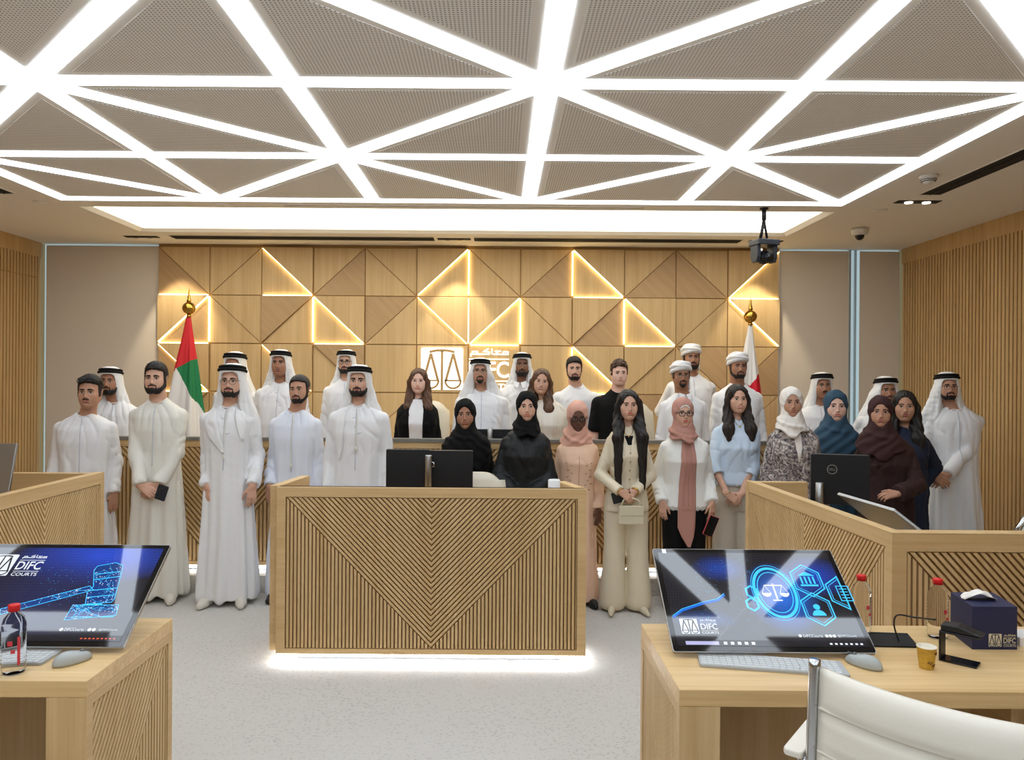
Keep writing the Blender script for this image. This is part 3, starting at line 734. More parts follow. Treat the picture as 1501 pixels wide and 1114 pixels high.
def mouse(label, o, ang):
    t = thing('computer_mouse', label, 'mouse', o, ang)
    V, Fc = [], []; n, m_ = 20, 10
    for i in range(m_+1):
        a = i/m_*PI/2
        for j in range(n):
            th = 2*PI*j/n; rx, ry = .030, .058
            zz = .029*math.sin(a)*(1-.18*math.sin(th)); V.append((rx*math.cos(th)*math.cos(a)**.55 if a < PI/2 else 0, ry*math.sin(th)*math.cos(a)**.6 if a < PI/2 else 0, zz+.004))
    for i in range(m_):
        for j in range(n): Fc.append((i*n+j, i*n+(j+1) % n, (i+1)*n+(j+1) % n, (i+1)*n+j))
    b = MB(); b.add(V, Fc, True); b.lathe([(0.93, 0), (1, .004)], n=n, M=Matrix.Diagonal((.030, .058, 1, 1)), cap=True); b.build('body', m_mouse, t)
    b = MB(); b.box((-.0008, .022, .024), (.0008, .052, .0295)); b.build('button_seam', mat('seam_grey', (105, 108, 108), .5), t)
    b = MB(); b.tube([(-.004, .030, .0285), (.004, .030, .0285)], .0045, 12); b.build('scroll_wheel', mat('wheel_grey', (120, 122, 122), .4), t)
    return t
p = pz(1266, 976, DH); mouse('grey computer mouse beside the right keyboard', p, .6)
p = pz(106, 971, DH); mouse('grey computer mouse beside the left keyboard', p, -.6)
# ---- bottles, cup
m_pet = mat('clear_plastic', (255, 255, 255), .03, trans=1.0, ior=1.13)
m_cap = mat('red_cap', (215, 28, 30), .4); m_lblr = mat('label_red', (205, 60, 70), .5)
def bottle(label, o, h=.20):
    t = thing('water_bottle', label, 'bottle', o, R.random()); s = h/.2
    pr = [(.020, 0), (.029, .004), (.031, .012)]
    z = .02
    while z < .125: pr += [(.0325, z), (.0312, z+.005)]; z += .0115
    pr += [(.0325, .132), (.0315, .145), (.026, .163), (.0155, .174), (.0125, .178), (.0125, .186)]
    b = MB(); b.lathe([(a*s, c*s) for a, c in pr], n=24, cap=True); b.build('body', m_pet, t)
    b = MB(); b.lathe([(.0155*s, .181*s), (.0158*s, .198*s), (.0145*s, .2*s)], n=24); b.build('cap', m_cap, t)
    # printed red marks that wrap part of the bottle
    b = MB()
    for (a0, a1, z0, z1) in ((-1.5, -1.1, .088, .102), (-1.25, -.9, .066, .076), (-.75, -.5, .03, .112)):
        n = 6; V = []
        for i in range(n+1):
            a = a0+(a1-a0)*i/n; V += [(.0332*s*math.cos(a), .0332*s*math.sin(a), z0*s), (.0332*s*math.cos(a), .0332*s*math.sin(a), z1*s)]
        b.add(V, [(2*i, 2*i+2, 2*i+3, 2*i+1) for i in range(n)], True)
    b.build('printed_label', m_lblr, t); t.rotation_euler = (0, 0, 0)
    return t
p = pz(1262, 927, DH); bottle('clear water bottle with red cap half hidden by the hexagon screen', p)
p = pz(1374, 934, DH); bottle('clear water bottle with red cap standing by the navy tissue box', p)
p = pz(20, 986, DH); bottle('clear water bottle with red cap before the gavel screen', p)
p = pz(1358, 979, DH)
t = thing('paper_cup', 'gold patterned paper cup on the right desk', 'cup', p)
b = MB(); b.lathe([(.020, 0), (.0205, .002), (.0275, .064), (.0285, .0655), (.0275, .067), (.0262, .065), (.0195, .006), (.0, .006)], n=28, cap=False); b.cur = 0
m_cup = mat('cup_gold', (200, 160, 62), .6, var=.3, vscale=90); cupo = b.build('wall', [m_cup, mat('cup_white', (236, 230, 214), .6)], t)
for pl in cupo.data.polygons:
    c = pl.center; r = math.hypot(c.x, c.y)
    pl.material_index = 1 if (c.z > .0645 or r < .0190+(c.z/.064)*.007) else 0
b = MB(); b.lathe([(.0, .045), (.0245, .045)], n=24, cap=False); b.build('drink', mat('milky_tea', (196, 172, 130), .3), t)
# brown leaf-like print
b = MB()
for (a0, z0) in ((-1.1, .050), (-1.9, .022), (-1.35, .014)):
    for k in range(5):
        a = a0+.12*k; r = .0209+(z0/.064)*.007+.0003; b.ball((r*math.cos(a), r*math.sin(a), z0+.003*math.sin(k*2)), (.002, .002, .0022), 8)
b.build('print', mat('cup_brown', (110, 70, 30), .6), t)
# ---- navy tissue box
m_navy = mat('navy_board', (34, 38, 74), .55)
a0, a1 = pz(1425, 952, DH), pz(1490, 952, DH)
bw, bd, bh = (a1-a0).length, .135, .140
t = thing('tissue_box', 'navy cardboard tissue box with white court emblem', 'tissue box', (a0.x, a0.y, DH), math.radians(0))
sk = -.085   # box turned so that its left side shows: build as a skewed plan from the two visible edges
l0 = pz(1393, 927, DH)-a0; e = Vector((l0.x, l0.y, 0))
plan = [(0, 0), (bw, 0), (bw+e.x, e.y), (e.x, e.y)]
ev = Vector((e.x, e.y)); 
b = MB(); b.prism(plan, 0, bh); b.build('carton', m_navy, t, .001)
w_, k_ = MB(), MB(); M = frame((0, -.0012, 0), (1, 0, 0), (0, 0, 1))
x = bw*.45; s = .042; emblem(w_, k_, M, bw*.36, .010, s, .0); wordmark(w_, M, bw*.36, .010, s, .0004)
w_.build('lettering', mat('print_ivory', (214, 204, 176), .5), t); k_.build('scales', m_navy, t)
cxy = Vector((bw/2, 0))+ev/2
b = MB(); b.prism(circle2(cxy.x, cxy.y, .05, 20, ry=.012)[:-1], bh, bh+.0012); b.build('slot', mat('slot_dark', (14, 15, 30), .8), t)
tp = thing('tissue', 'white tissue pulled out of the navy box', 'tissue', (a0.x+cxy.x, a0.y+cxy.y, DH+bh))
b = MB(); V, Fc = [], []; nx, ny = 16, 8
for i in range(nx+1):
    for j in range(ny+1):
        u, v = i/nx, j/ny-.5; x = .035-.105*u+.012*v; y = .062*v*(1-.35*u)+.004*math.sin(u*9); z = .004+.026*math.sin(PI*min(u*1.05, 1))**.7*(1-1.1*v*v)+.0035*math.sin(u*11+v*9)
        V.append((x, y, max(z, .002)))
for i in range(nx):
    for j in range(ny): a = i*(ny+1)+j; Fc.append((a, a+ny+1, a+ny+2, a+1))
b.add(V, Fc, True); o = b.build('sheet', mat('tissue_paper', (235, 230, 220), .9), tp); sm = o.modifiers.new('thick', 'SOLIDIFY'); sm.thickness = .0012
# ---- black stand with speakerphone, cable, tray
p0 = pz(1376, 968, DH); p1 = pz(1432, 981, DH)
t = thing('device_stand', 'black Z-shaped stand in front of the tissue box', 'stand', (p0.x, p0.y, DH), math.atan2(p1.y-p0.y, p1.x-p0.x))
L_ = (p1-p0).length
b = MB(); b.box((0, -.002, 0), (L_, .058, .006)); b.build('base_plate', mat('gloss_black', (10, 10, 11), .12), t, .002)
b = MB(); b.box((0, -.002, .0061), (.006, .058, .088)); b.build('upright', m_black, t, .001)
b = MB(); b.box((0, -.002, .0881), (L_*1.05, .058, .094)); b.build('top_plate', m_black, t, .002)
t2 = thing('desk_speaker', 'black wedge-shaped conference device lying on the black stand', 'speaker', (p0.x, p0.y, DH+.094), math.atan2(p1.y-p0.y, p1.x-p0.x))
b = MB(); M = frame((0, .056, 0), (1, 0, 0), (0, 0, 1)); b.prism([(.004, 0), (L_*1.1, 0), (L_*1.12, .006), (L_*.9, .010), (.05, .022), (.004, .019)], 0, .054, M); b.build('body', m_black, t2, .003)
b = MB(); b.box((.03, .012, .0), (.031, .044, .0001)); 
tr = thing('cable_tray', 'black rectangular cable port let into the right desk', 'cable port', (0, 0, 0))
g0, g1, g2, g3 = pz(1262, 948, DH), pz(1346, 950, DH), pz(1330, 931, DH), pz(1270, 929, DH)
tr.location = (g0.x, g0.y, DH)
b = MB(); b.prism([tuple((q-g0).xy) for q in (g0, g1, g2, g3)], 0, .004); b.build('flap', m_dark, tr, .001)
b = MB(); b.tube([tuple(Vector(((q-g0).x, (q-g0).y, .004))) for q in (g0, g1, g2, g3)], .003, 6, closed=True); b.build('rim', m_black, tr)
c0 = pz(1318, 942, DH); c3 = Vector((p0.x+.006, p0.y+.03, DH+.118))
pts = []
ctrl = [c0+Vector((0, 0, .002)), c0+Vector((-.012, .01, .055)), c0+Vector((.0, .012, .088)), c0+Vector((.05, 0, .085)), c3]
for i in range(len(ctrl)-1):
    P_ = [ctrl[max(i-1, 0)], ctrl[i], ctrl[i+1], ctrl[min(i+2, len(ctrl)-1)]]
    for k in range(8):
        u = k/8; pts.append(.5*((2*P_[1])+(P_[2]-P_[0])*u+(2*P_[0]-5*P_[1]+4*P_[2]-P_[3])*u*u+(3*P_[1]-P_[0]-3*P_[2]+P_[3])*u**3))
pts.append(ctrl[-1])
b = MB(); b.tube([tuple(q) for q in pts], .0028, 8); o = b.build('cable', m_black); tag(o, 'thin black cable arching from the cable port to the black stand', 'cable')
pp = pz(1492, 935, DH); b = MB(); b.box((0, 0, 0), (.15, .09, .028)); o = b.build('paper_stack', mat('paper', (232, 230, 226), .8)); o.location = (a0.x+bw+.03, a0.y+.03, DH); tag(o, 'white paper stack at the right of the tissue box', 'paper')
# ---- dark monitors seen from behind
m_mon = mat('monitor_black', (26, 27, 30), .42)
def back_monitor(label, loc, rz, w, h, zb, pole_h=None, br=.10, tilt=0.0, logo=False, pole=True, px_=0.0, ex=0.0):
    t = thing('computer_monitor', label, 'monitor', loc, rz)
    b = MB(); b.prism(rrect(-w/2, zb, w, h, .006), -.008, .030, frame((0, -.0, 0), (1, 0, 0), (0, 0, 1))); b.build('back_shell', m_mon, t, .003)
    b = MB(); b.box((-w/2+.01, .0081, zb+.012), (w/2-.01, .0085, zb+h-.012)); b.build('screen', m_glass, t)
    if pole:
        ph = pole_h or zb+h*.7
        b = MB(); b.lathe([(.021, .012), (.021, ph-.002), (.019, ph)], (px_, -.055, 0), 20); b.build('stand_pole', m_alu, t)
        b = MB(); b.lathe([(br, 0), (br, .012)], (px_, -.055, 0), 32); b.build('stand_base', m_alu, t)
    if logo:
        M = frame((ex, -.0308, zb+h*.70), (1, 0, 0), (0, 0, 1)); b = MB(); strokes(b, M, [circle2(0, 0, .024, 28)], .004, .0)
        put_text(b, 'DELL', M, -.017, -.006, .013, .034, 0); b.build('emblem', m_alu, t)
    return t
wz = .7405
mL = px(598, 680, 4.62); mR = px(660, 681, 4.62)
back_monitor('left black monitor of the pair on the clerk desk', (mL.x, 4.64, wz), 0, .268, .28, .16, pole=False)
t = back_monitor('right black monitor of the pair on the clerk desk', (mR.x+.005, 4.64, wz), 0, .268, .28, .155, pole=False)
pm = px(628, 690, 4.58)
t = thing('monitor_arm', 'silver pole between the two black monitors on the clerk desk', 'monitor stand', (pm.x, 4.575, wz))
b = MB(); b.lathe([(.022, .012), (.022, .405), (.02, .41)], n=20); b.build('pole', m_alu, t); b = MB(); b.lathe([(.09, 0), (.09, .012)], n=28); b.build('foot', m_alu, t)
b = MB(); b.tube([(.02, -.012, .37), (.035, -.02, .365), (.036, -.02, .345), (.022, -.014, .34)], .004, 8); b.build('clip', m_chrome, t)
# white cup on clerk desk
p = px(820, 716, 4.5); b = MB(); b.lathe([(.028, 0), (.034, .003), (.036, .28), (.03, .283), (.03, .26)], n=24); 
t = thing('cup', 'white cup at the right end of the clerk desk', 'cup', (p.x-.035, 4.46, wz)); b.build('body', mat('white_china', (232, 232, 230), .3), t)
# right counter: black monitor + silver post, silver tilted screen
c1, c2 = px(1193, 672, 4.05), px(1270, 683, 4.05)
back_monitor('black monitor with round silver emblem on the right counter', ((c1.x+c2.x)/2, 4.06, wz), math.radians(-16), .292, .27, .215, pole_h=.335, logo=True, px_=-.105, ex=-.04)
q = [px(1228, 723, 3.75), px(1310, 747, 3.42), px(1343, 778, 3.24), px(1250, 760, 3.5)]
t = thing('tilted_monitor', 'silver back of a tilted screen on the right counter', 'monitor', (0, 0, 0))
e1 = (q[1]-q[0]); up = Vector((0.25, -.12, -.22)); M = Matrix.Identity(4)
b = MB(); nrm = e1.cross(up).normalized()*.008
V = [q[0], q[1], q[1]+up, q[0]+up]; V = [v-nrm for v in V]+[v+nrm for v in V]
b.add(V, [(0, 1, 2, 3), (7, 6, 5, 4), (0, 4, 5, 1), (1, 5, 6, 2), (2, 6, 7, 3), (3, 7, 4, 0)]); b.build('housing', m_alu, t, .003)
bc = (q[0]+q[1])/2+up*.75; b = MB(); b.box((bc.x-.08, bc.y-.02, wz), (bc.x+.12, bc.y+.16, wz+.03)); b.build('base', m_alu, t); b = MB(); b.tube([(bc.x+.02, bc.y+.05, wz+.03), tuple(bc-up*.1)], .008); b.build('arm', m_chrome, t)
t = thing('computer_keyboard', 'black keyboard tray on the right counter behind the silver post', 'keyboard', (c1.x+.1, 4.3, .983)); b = MB(); b.box((-.08, -.1, -.24), (.16, .1, -.225)); b.build('case', m_black, t)
# bench monitor between the two women in black
p = px(722, 640, 5.93); back_monitor('dark monitor on the judges bench between the two women in black', (p.x-.02, 5.935, STEP_H+.8205), 0, .40, .20, .07, pole_h=.28, br=.055)
# silver screen corner at far left
p = px(2, 663, 4.2); t = thing('tilted_monitor', 'corner of a silver screen on the left counter at the photo edge', 'monitor', (p.x, 4.2, wz))
b = MB(); M = Matrix.Rotation(-.6, 4, 'X'); b.box((-.5, -.008, .08), (.02, .008, .45), Matrix.Translation((0, 0, .05)) @ Matrix.Rotation(-.25, 4, 'X')); b.build('housing', m_alu, t, .003)
b = MB(); b.box((-.3, -.08, 0), (-.1, .1, .03)); b.build('base', m_alu, t); b = MB(); b.tube([(-.2, .0, .03), (-.2, .03, .2)], .01); b.build('arm', m_chrome, t)
# ---- cream office chairs
def chair(label, loc, rz, seat_h=.46, back_w=.5, back_h=.62, group=None):
    t = thing('office_chair', label, 'chair', loc, rz, group)
    n, m_ = 14, 8; V, Fc = [], []
    for face in (0, 1):
        for i in range(n+1):
            for j in range(m_+1):
                u, v = i/n*2-1, j/m_
                x = u*back_w/2*(1-.10*max(0, v-.8)/.2*abs(u)); z = seat_h+.10+v*back_h-.10*(abs(u)**3)*(v > .9)
                y = -.06*(1-u*u)+.10*v*v-.02+(.035 if face else -.035)*(1-.6*abs(u)**4)
                V.append((x, -y*-1, z))
    k = (n+1)*(m_+1)
    for f in (0, 1):
        for i in range(n):
            for j in range(m_):
                a = f*k+i*(m_+1)+j; q_ = (a, a+m_+1, a+m_+2, a+1); Fc.append(q_ if f else tuple(reversed(q_)))
    rim_ = [i*(m_+1) for i in range(n+1)]+[n*(m_+1)+j for j in range(1, m_+1)]+[i*(m_+1)+m_ for i in range(n-1, -1, -1)]+[j for j in range(m_-1, 0, -1)]
    for i in range(len(rim_)): a, c = rim_[i], rim_[(i+1) % len(rim_)]; Fc.append((a, c, c+k, a+k))
    b = MB(); b.add(V, Fc, True); b.build('backrest', m_cream, t)
    b = MB(); b.prism(rrect(-.25, -.27, .5, .5, .08), seat_h-.05, seat_h+.03); b.build('seat', m_cream, t, .02)
    for s in (-1, 1):
        b = MB(); b.tube([(s*.27, .12, seat_h-.02), (s*.29, .14, seat_h+.22), (s*.29, -.18, seat_h+.22), (s*.27, -.2, seat_h-.02)], .013, 8); b.build('armrest', m_chrome, t)
    b = MB(); b.lathe([(.03, .12), (.03, seat_h-.05)], n=14); b.build('gas_stem', m_chrome, t)
    b = MB()
    for k_ in range(5):
        a = 2*PI*k_/5; b.tube([(0, 0, .12), (.29*math.cos(a), .29*math.sin(a), .07)], .016, 8)
    b.build('star_base', m_chrome, t)
    for k_ in range(5):
        a = 2*PI*k_/5; b = MB(); b.ball((.29*math.cos(a), .29*math.sin(a), .03), .03, 10); b.build('caster', m_black, t)
    return t
chair('cream leather chair behind the judges bench by the woman in the black blazer', (-.66, 6.98, STEP_H), 0, back_w=.40, back_h=.72)
chair('cream leather chair behind the judges bench by the man in the black T-shirt', (1.24, 6.95, STEP_H), 0, back_w=.40, back_h=.72)
chair('cream leather chair behind the clerk desk monitors', (-.14, 4.94, 0), 0, back_w=.38, back_h=.44)
def np_lin(a, b_, n): return [a+(b_-a)*i/(n-1) for i in range(n)]
# ---- white leather chair close to the camera
def soft_chair(label, loc, rz, arms=True):
    t = thing('office_chair', label, 'chair', loc, rz)
    n, m_ = 24, 34; hw_ = .27; z0_, z1_ = .52, .99
    def surf(u, v, off):
        x = u*hw_; sag = .035*(u*u)-.0
        y = .07*(1-u*u)*-1+.05*v+off; 
        pad = 0
        z = z0_+(z1_-z0_)*v
        return x, y, z
    V, Fc = [], []; seams = [.0, .2, .4, .6, .8, 1.0]
    for f in (0, 1):
        for i in range(n+1):
            for j in range(m_+1):
                u, v = i/n*2-1, j/m_
                d = min(abs(v-s_) for s_ in (.2, .42, .64, .83)); puff = .018*(1-math.exp(-(d/.011)**2)); e = (1-abs(u)**10)*(1-abs(2*v-1)**14)
                x, y, z = surf(u, v, (-1 if f == 0 else 1)*(.008+puff*e)); V.append((x, y, z))
    k = (n+1)*(m_+1)
    for f in (0, 1):
        for i in range(n):
            for j in range(m_):
                a = f*k+i*(m_+1)+j; q_ = (a, a+m_+1, a+m_+2, a+1); Fc.append(q_ if f == 0 else tuple(reversed(q_)))
    rim_ = [i*(m_+1) for i in range(n+1)]+[n*(m_+1)+j for j in range(1, m_+1)]+[i*(m_+1)+m_ for i in range(n-1, -1, -1)]+[j for j in range(m_-1, 0, -1)]
    for i in range(len(rim_)): a, c = rim_[i], rim_[(i+1) % len(rim_)]; Fc.append((a, c, c+k, a+k))
    b = MB(); b.add(V, Fc, True); b.build('backrest', mat('white_leather', (232, 226, 212), .38, bump=.04, bscale=150), t)
    for v in (.64, .83):
        b = MB(); b.tube([surf(u, v, -.0135) for u in np_lin(-.985, .985, 25)], .0032, 6); b.build('piping', MATS['white_leather'], t)
    for s in (-1, 1):
        b = MB(); pts_ = [(s*(hw_+.012), .0+.05*v, .47+.535*v) for v in (0, .3, .6, .97, 1.0)]; pts_.insert(0, (s*(hw_+.012), -.16, .44)); b.tube(pts_, .0125, 14); b.build('side_rail', m_chrome, t)
        if not arms: continue
        b = MB(); b.tube([(s*(hw_+.012), .03, .77), (s*(hw_+.05), .05, .785), (s*(hw_+.05), .28, .775), (s*(hw_+.03), .30, .46)], .010, 10); b.build('arm_frame', m_chrome, t)
        b = MB(); b.prism(rrect(s*(hw_+.05)-.022, .02, .044, .24, .012), .787, .803); b.build('arm_pad', MATS['white_leather'], t, .004)
    b = MB(); b.prism(rrect(-hw_, .0, 2*hw_, .48, .05), .43, .49); b.build('seat', MATS['white_leather'], t, .02)
    b = MB(); b.lathe([(.03, .10), (.03, .43)], (0, .24, 0), 14); b.build('gas_stem', m_chrome, t)
    b = MB()
    for k_ in range(5):
        a = 2*PI*k_/5; b.tube([(0, .24, .10), (.3*math.cos(a), .24+.3*math.sin(a), .07)], .016, 8)
    b.build('star_base', m_chrome, t)
    for k_ in range(5):
        a = 2*PI*k_/5; b = MB(); b.ball((.3*math.cos(a), .24+.3*math.sin(a), .03), .03, 10); b.build('caster', m_black, t)
    return t
rod = px(1187, 992, 1.66)
th = math.radians(-38)
hx = .282
soft_chair('white padded leather chair with chrome rails close to the camera at right', (rod.x+hx*math.cos(th)-.02, rod.y+hx*math.sin(th)-.04, 0), th)
p = px(4, 1022, 1.72); soft_chair('chrome edge of a white leather chair at the lower left of the photo', (p.x-.278, 1.62, -.0), 0.06, False)
p = px(1498, 772, 4.15); t = thing('office_chair', 'cream chair top with dark frame behind the right counter at the photo edge', 'chair', (p.x+.22, 4.15, 0))
b = MB(); b.prism(rrect(-.22, .42, .44, .44, .09), -.03, .03, frame((0, 0, 0), (1, 0, 0), (0, 0, 1))); b.build('backrest', m_cream, t, .02)
b = MB(); b.tube([(-.2, .04, .5), (-.225, .03, .80), (-.18, .03, .87), (.18, .03, .87), (.225, .03, .8), (.2, .04, .5)], .018, 10); b.build('frame', m_chrome, t)
b = MB(); b.prism(rrect(-.22, .02, .44, .44, .08), .43, .49); b.build('seat', m_cream, t, .02)
b = MB(); b.lathe([(.03, .0), (.03, .43)], (0, .2, 0), 14); b.lathe([(.28, 0), (.27, .03)], (0, .2, 0), 28); b.build('pedestal', m_chrome, t)
# ---- flags
m_gold = mat('polished_brass', (190, 150, 70), .18, 1.0)
def flag(label, x, y, zball, prof, regions, base=STEP_H):
    t = thing('flag', label, 'flag', (x, y, base)); zb = zball-base
    b = MB(); b.lathe([(.014, .03), (.014, zb-.03)], n=14); b.build('pole', m_gold, t)
    b = MB(); b.lathe([(.18, 0), (.18, .015), (.05, .035), (.03, .06)], n=28); b.build('foot', m_gold, t)
    b = MB(); b.ball((0, 0, zb), .065, 24); b.lathe([(.02, zb-.09), (.026, zb-.085), (.018, zb-.06)], n=16); b.lathe([(.012, zb+.055), (.024, zb+.07), (.02, zb+.085), (.016, zb+.10), (.008, zb+.16), (.001, zb+.20)], n=18); b.build('finial', m_gold, t)
    n, m_ = 200, 230; V, Fc, mi = [], [], []
    for j in range(m_+1):
        v = j/m_; z = zb-.09-v*1.45
        wl, wr = prof(v)
        for i in range(n):
            a = 2*PI*i/n; c_ = math.cos(a); f = 1+.16*math.sin(5*a+1.3*v)*min(1, v*3)+.06*math.sin(11*a+3*v)*min(1, v*3)
            V.append(((wr if c_ > 0 else wl)*c_*f, .10*math.sin(a)*f*(wl+wr)/.33, z))
    for j in range(m_):
        for i in range(n):
            Fc.append((j*n+i, (j+1)*n+i, (j+1)*n+(i+1) % n, j*n+(i+1) % n))
            a = 2*PI*(i+.5)/n; vv = V[j*n+i]; mi.append(regions(vv[0], zb-vv[2], math.sin(a) < 0))
    o = mesh_obj('cloth', V, Fc, FLAGM, t, True, mi); sm_ = o.modifiers.new('t', 'SOLIDIFY'); sm_.thickness = .004
    return t
FLAGM = [mat('flag_red', (205, 38, 48), .7), mat('flag_green', (22, 120, 72), .7), mat('flag_white', (226, 226, 228), .7), mat('flag_black', (25, 25, 28), .7), mat('flag_crimson', (206, 18, 46), .7)]
U = 7.6/1100
def uae(x, d, front):
    X, D = x/U, d/U          # in photo-pixel-like units below the ball
    yb = 95-(X+28)*.55       # red lower boundary
    if D < yb: return 0
    if X > -14+(D-88)*.58: return 1
    return 2 if D < 200 else 3
pl = px(277, 452, 7.6)
def prof_l(v):
    D = 13+v*1.45/U; k = D-13
    return (max(3, min(40, 4+k*.205))*U, max(3, min(24, 3+k*.125))*U)
flag('red, green and white flag on a brass pole left of the panelled wall', pl.x, 7.6, pl.z, prof_l, uae)
pr = px(1100, 464, 7.6)
def bah(x, d, front):
    X, D = x/U, d/U
    zig = abs(((X*.8+D*.35) % 11)-5.5)*1.2
    return 4 if D > 92-X*.75+zig else 2
def prof_r(v):
    D = 13+v*1.45/U; k = D-13
    return (max(3, min(30, 3+k*.16))*U, max(3, min(18, 3+k*.115))*U)
flag('white and red flag on a brass pole right of the panelled wall centre', pr.x, 7.6, pr.z, prof_r, bah, 0.13)
# ---- ceiling-hung PTZ camera
def ptz(label, x, y, drop=.27):
    t = thing('ceiling_camera', label, 'camera', (x, y, CEIL)); m = mat('camera_grey', (52, 58, 66), .45)
    b = MB(); b.lathe([(.035, 0), (.035, -.012)], n=18); b.tube([(0, 0, -.01), (0, 0, -.1)], .018, 10); b.tube([(0, 0, -.1), (-.035, 0, -drop)], .013, 10); b.tube([(0, 0, -.1), (.03, 0, -drop+.02)], .010, 10); b.build('bracket', m_black, t)
    b = MB(); b.prism(rrect(-.10, -.09, .20, .17, .02), -drop-.045, -drop); b.build('base_plate', m, t, .006)
    for s in (-1, 1):
        b = MB(); M = frame((s*.078, 0, 0), (0, 1, 0), (0, 0, 1)); b.prism([(-.055, -drop-.045), (-.055, -drop-.14), (-.035, -drop-.185), (.03, -drop-.185), (.05, -drop-.14), (.05, -drop-.045)], -.016, .016, M); b.build('yoke_arm', m, t, .006)
    b = MB(); b.ball((0, 0, -drop-.14), (.06, .062, .058), 20); b.tube([(0, -.04, -drop-.145), (0, -.075, -drop-.148)], .036, 20); b.build('head', m_black, t)
    b = MB(); b.tube([(0, -.07, -drop-.1477), (0, -.079, -drop-.1484)], .024, 20); b.build('lens', m_glass, t)
    b = MB(); b.ball((-.02, .0, -drop-.075), .008, 8); b.build('status_light', mat('white_lamp', (255, 255, 255), .4, emit=(255, 255, 255), es=1.5), t)
    return t
p = px(1120, 308, 6.22); o = ptz('dark swivel camera hanging on a bracket from the ceiling', p.x, 6.22); o.rotation_euler = (0, 0, .25)
# ---- camera and render look
cam = bpy.data.cameras.new('camera'); co = bpy.data.objects.new('camera', cam); COL.objects.link(co); scn.camera = co
cam.sensor_width = 36; cam.lens = 36*F_PX/1501; cam.shift_x = (750.5-AX)/1501; cam.shift_y = -(557-AY)/1501; cam.clip_start = .05
co.matrix_world = Matrix.Translation((0, 0, HC)) @ Matrix.Rotation(PI/2, 4, 'X') @ Matrix.Rotation(ROLL, 4, 'Z')
w = bpy.data.worlds.new('world'); scn.world = w; w.use_nodes = True; w.node_tree.nodes['Background'].inputs[0].default_value = (.8, .85, .9, 1); w.node_tree.nodes['Background'].inputs[1].default_value = .05
vs = scn.view_settings; vs.view_transform = 'Standard'; vs.look = 'None'; vs.gamma = 1; vs.use_curve_mapping = False; vs.exposure = 0.36
scn.cycles.use_denoising = True; scn.cycles.max_bounces = 8; scn.cycles.diffuse_bounces = 5; scn.cycles.glossy_bounces = 4; scn.cycles.transmission_bounces = 8; scn.cycles.sample_clamp_indirect = 6
scn.cycles.caustics_reflective = False; scn.cycles.caustics_refractive = False
# ================================================================ PEOPLE: implicit-surface toolkit
f32 = np.float32
def v3(*p): return np.array(p, dtype=f32)
def smin(a, b, k):
    h = np.clip(.5+.5*(a-b)/k, 0, 1); return a+(b-a)*h-k*h*(1-h)
def s_ell(c, r):
    c = v3(*c); r = v3(*r)
    def f(X, Y, Z):
        x, y, z = (X-c[0])/r[0], (Y-c[1])/r[1], (Z-c[2])/r[2]
        k0 = np.sqrt(x*x+y*y+z*z)+1e-6; k1 = np.sqrt((x/r[0])**2+(y/r[1])**2+(z/r[2])**2)+1e-6
        return k0*(k0-1)/k1
    return f, c-r, c+r
def s_cone(a, b, ra, rb, flat=None):
    a = v3(*a); b = v3(*b); ba = b-a; L2 = float(ba @ ba)+1e-9; R_ = max(ra, rb)
    if flat is not None:
        n = v3(*flat[0]); n = n/np.linalg.norm(n); q = flat[1]
    def f(X, Y, Z):
        x, y, z = X-a[0], Y-a[1], Z-a[2]
        t = np.clip((x*ba[0]+y*ba[1]+z*ba[2])/L2, 0, 1)
        x, y, z = x-t*ba[0], y-t*ba[1], z-t*ba[2]
        if flat is not None:
            d = x*n[0]+y*n[1]+z*n[2]; d = d*(1/q-1)
            x, y, z = x+d*n[0], y+d*n[1], z+d*n[2]
            return (np.sqrt(x*x+y*y+z*z)-(ra+(rb-ra)*t))*min(1, q*1.3)
        return np.sqrt(x*x+y*y+z*z)-(ra+(rb-ra)*t)
    return f, np.minimum(a, b)-R_, np.maximum(a, b)+R_
def s_loft(tab, p=2.4, cx=0.0):
    """tab rows: z, a, b, cy (z ascending)"""
    T = np.array(sorted(tab), dtype=f32)
    def f(X, Y, Z):
        zz = np.asarray(Z).ravel(); sh = np.shape(Z)
        a = np.interp(zz, T[:, 0], T[:, 1]).astype(f32).reshape(sh); b = np.interp(zz, T[:, 0], T[:, 2]).astype(f32).reshape(sh); cy = np.interp(zz, T[:, 0], T[:, 3]).astype(f32).reshape(sh)
        d = ((np.abs((X-cx)/a)**p+np.abs((Y-cy)/b)**p)**(1/p)-1)*np.minimum(a, b)
        return np.maximum(d, np.maximum(T[0, 0]-Z, Z-T[-1, 0]))
    m = T.max(0); mn = T.min(0)
    return f, v3(cx-m[1], mn[3]-m[2], mn[0]), v3(cx+m[1], m[3]+m[2], m[0])
def s_half(n, d):
    n = v3(*n); n = n/np.linalg.norm(n)
    return (lambda X, Y, Z: X*n[0]+Y*n[1]+Z*n[2]-d), None, None
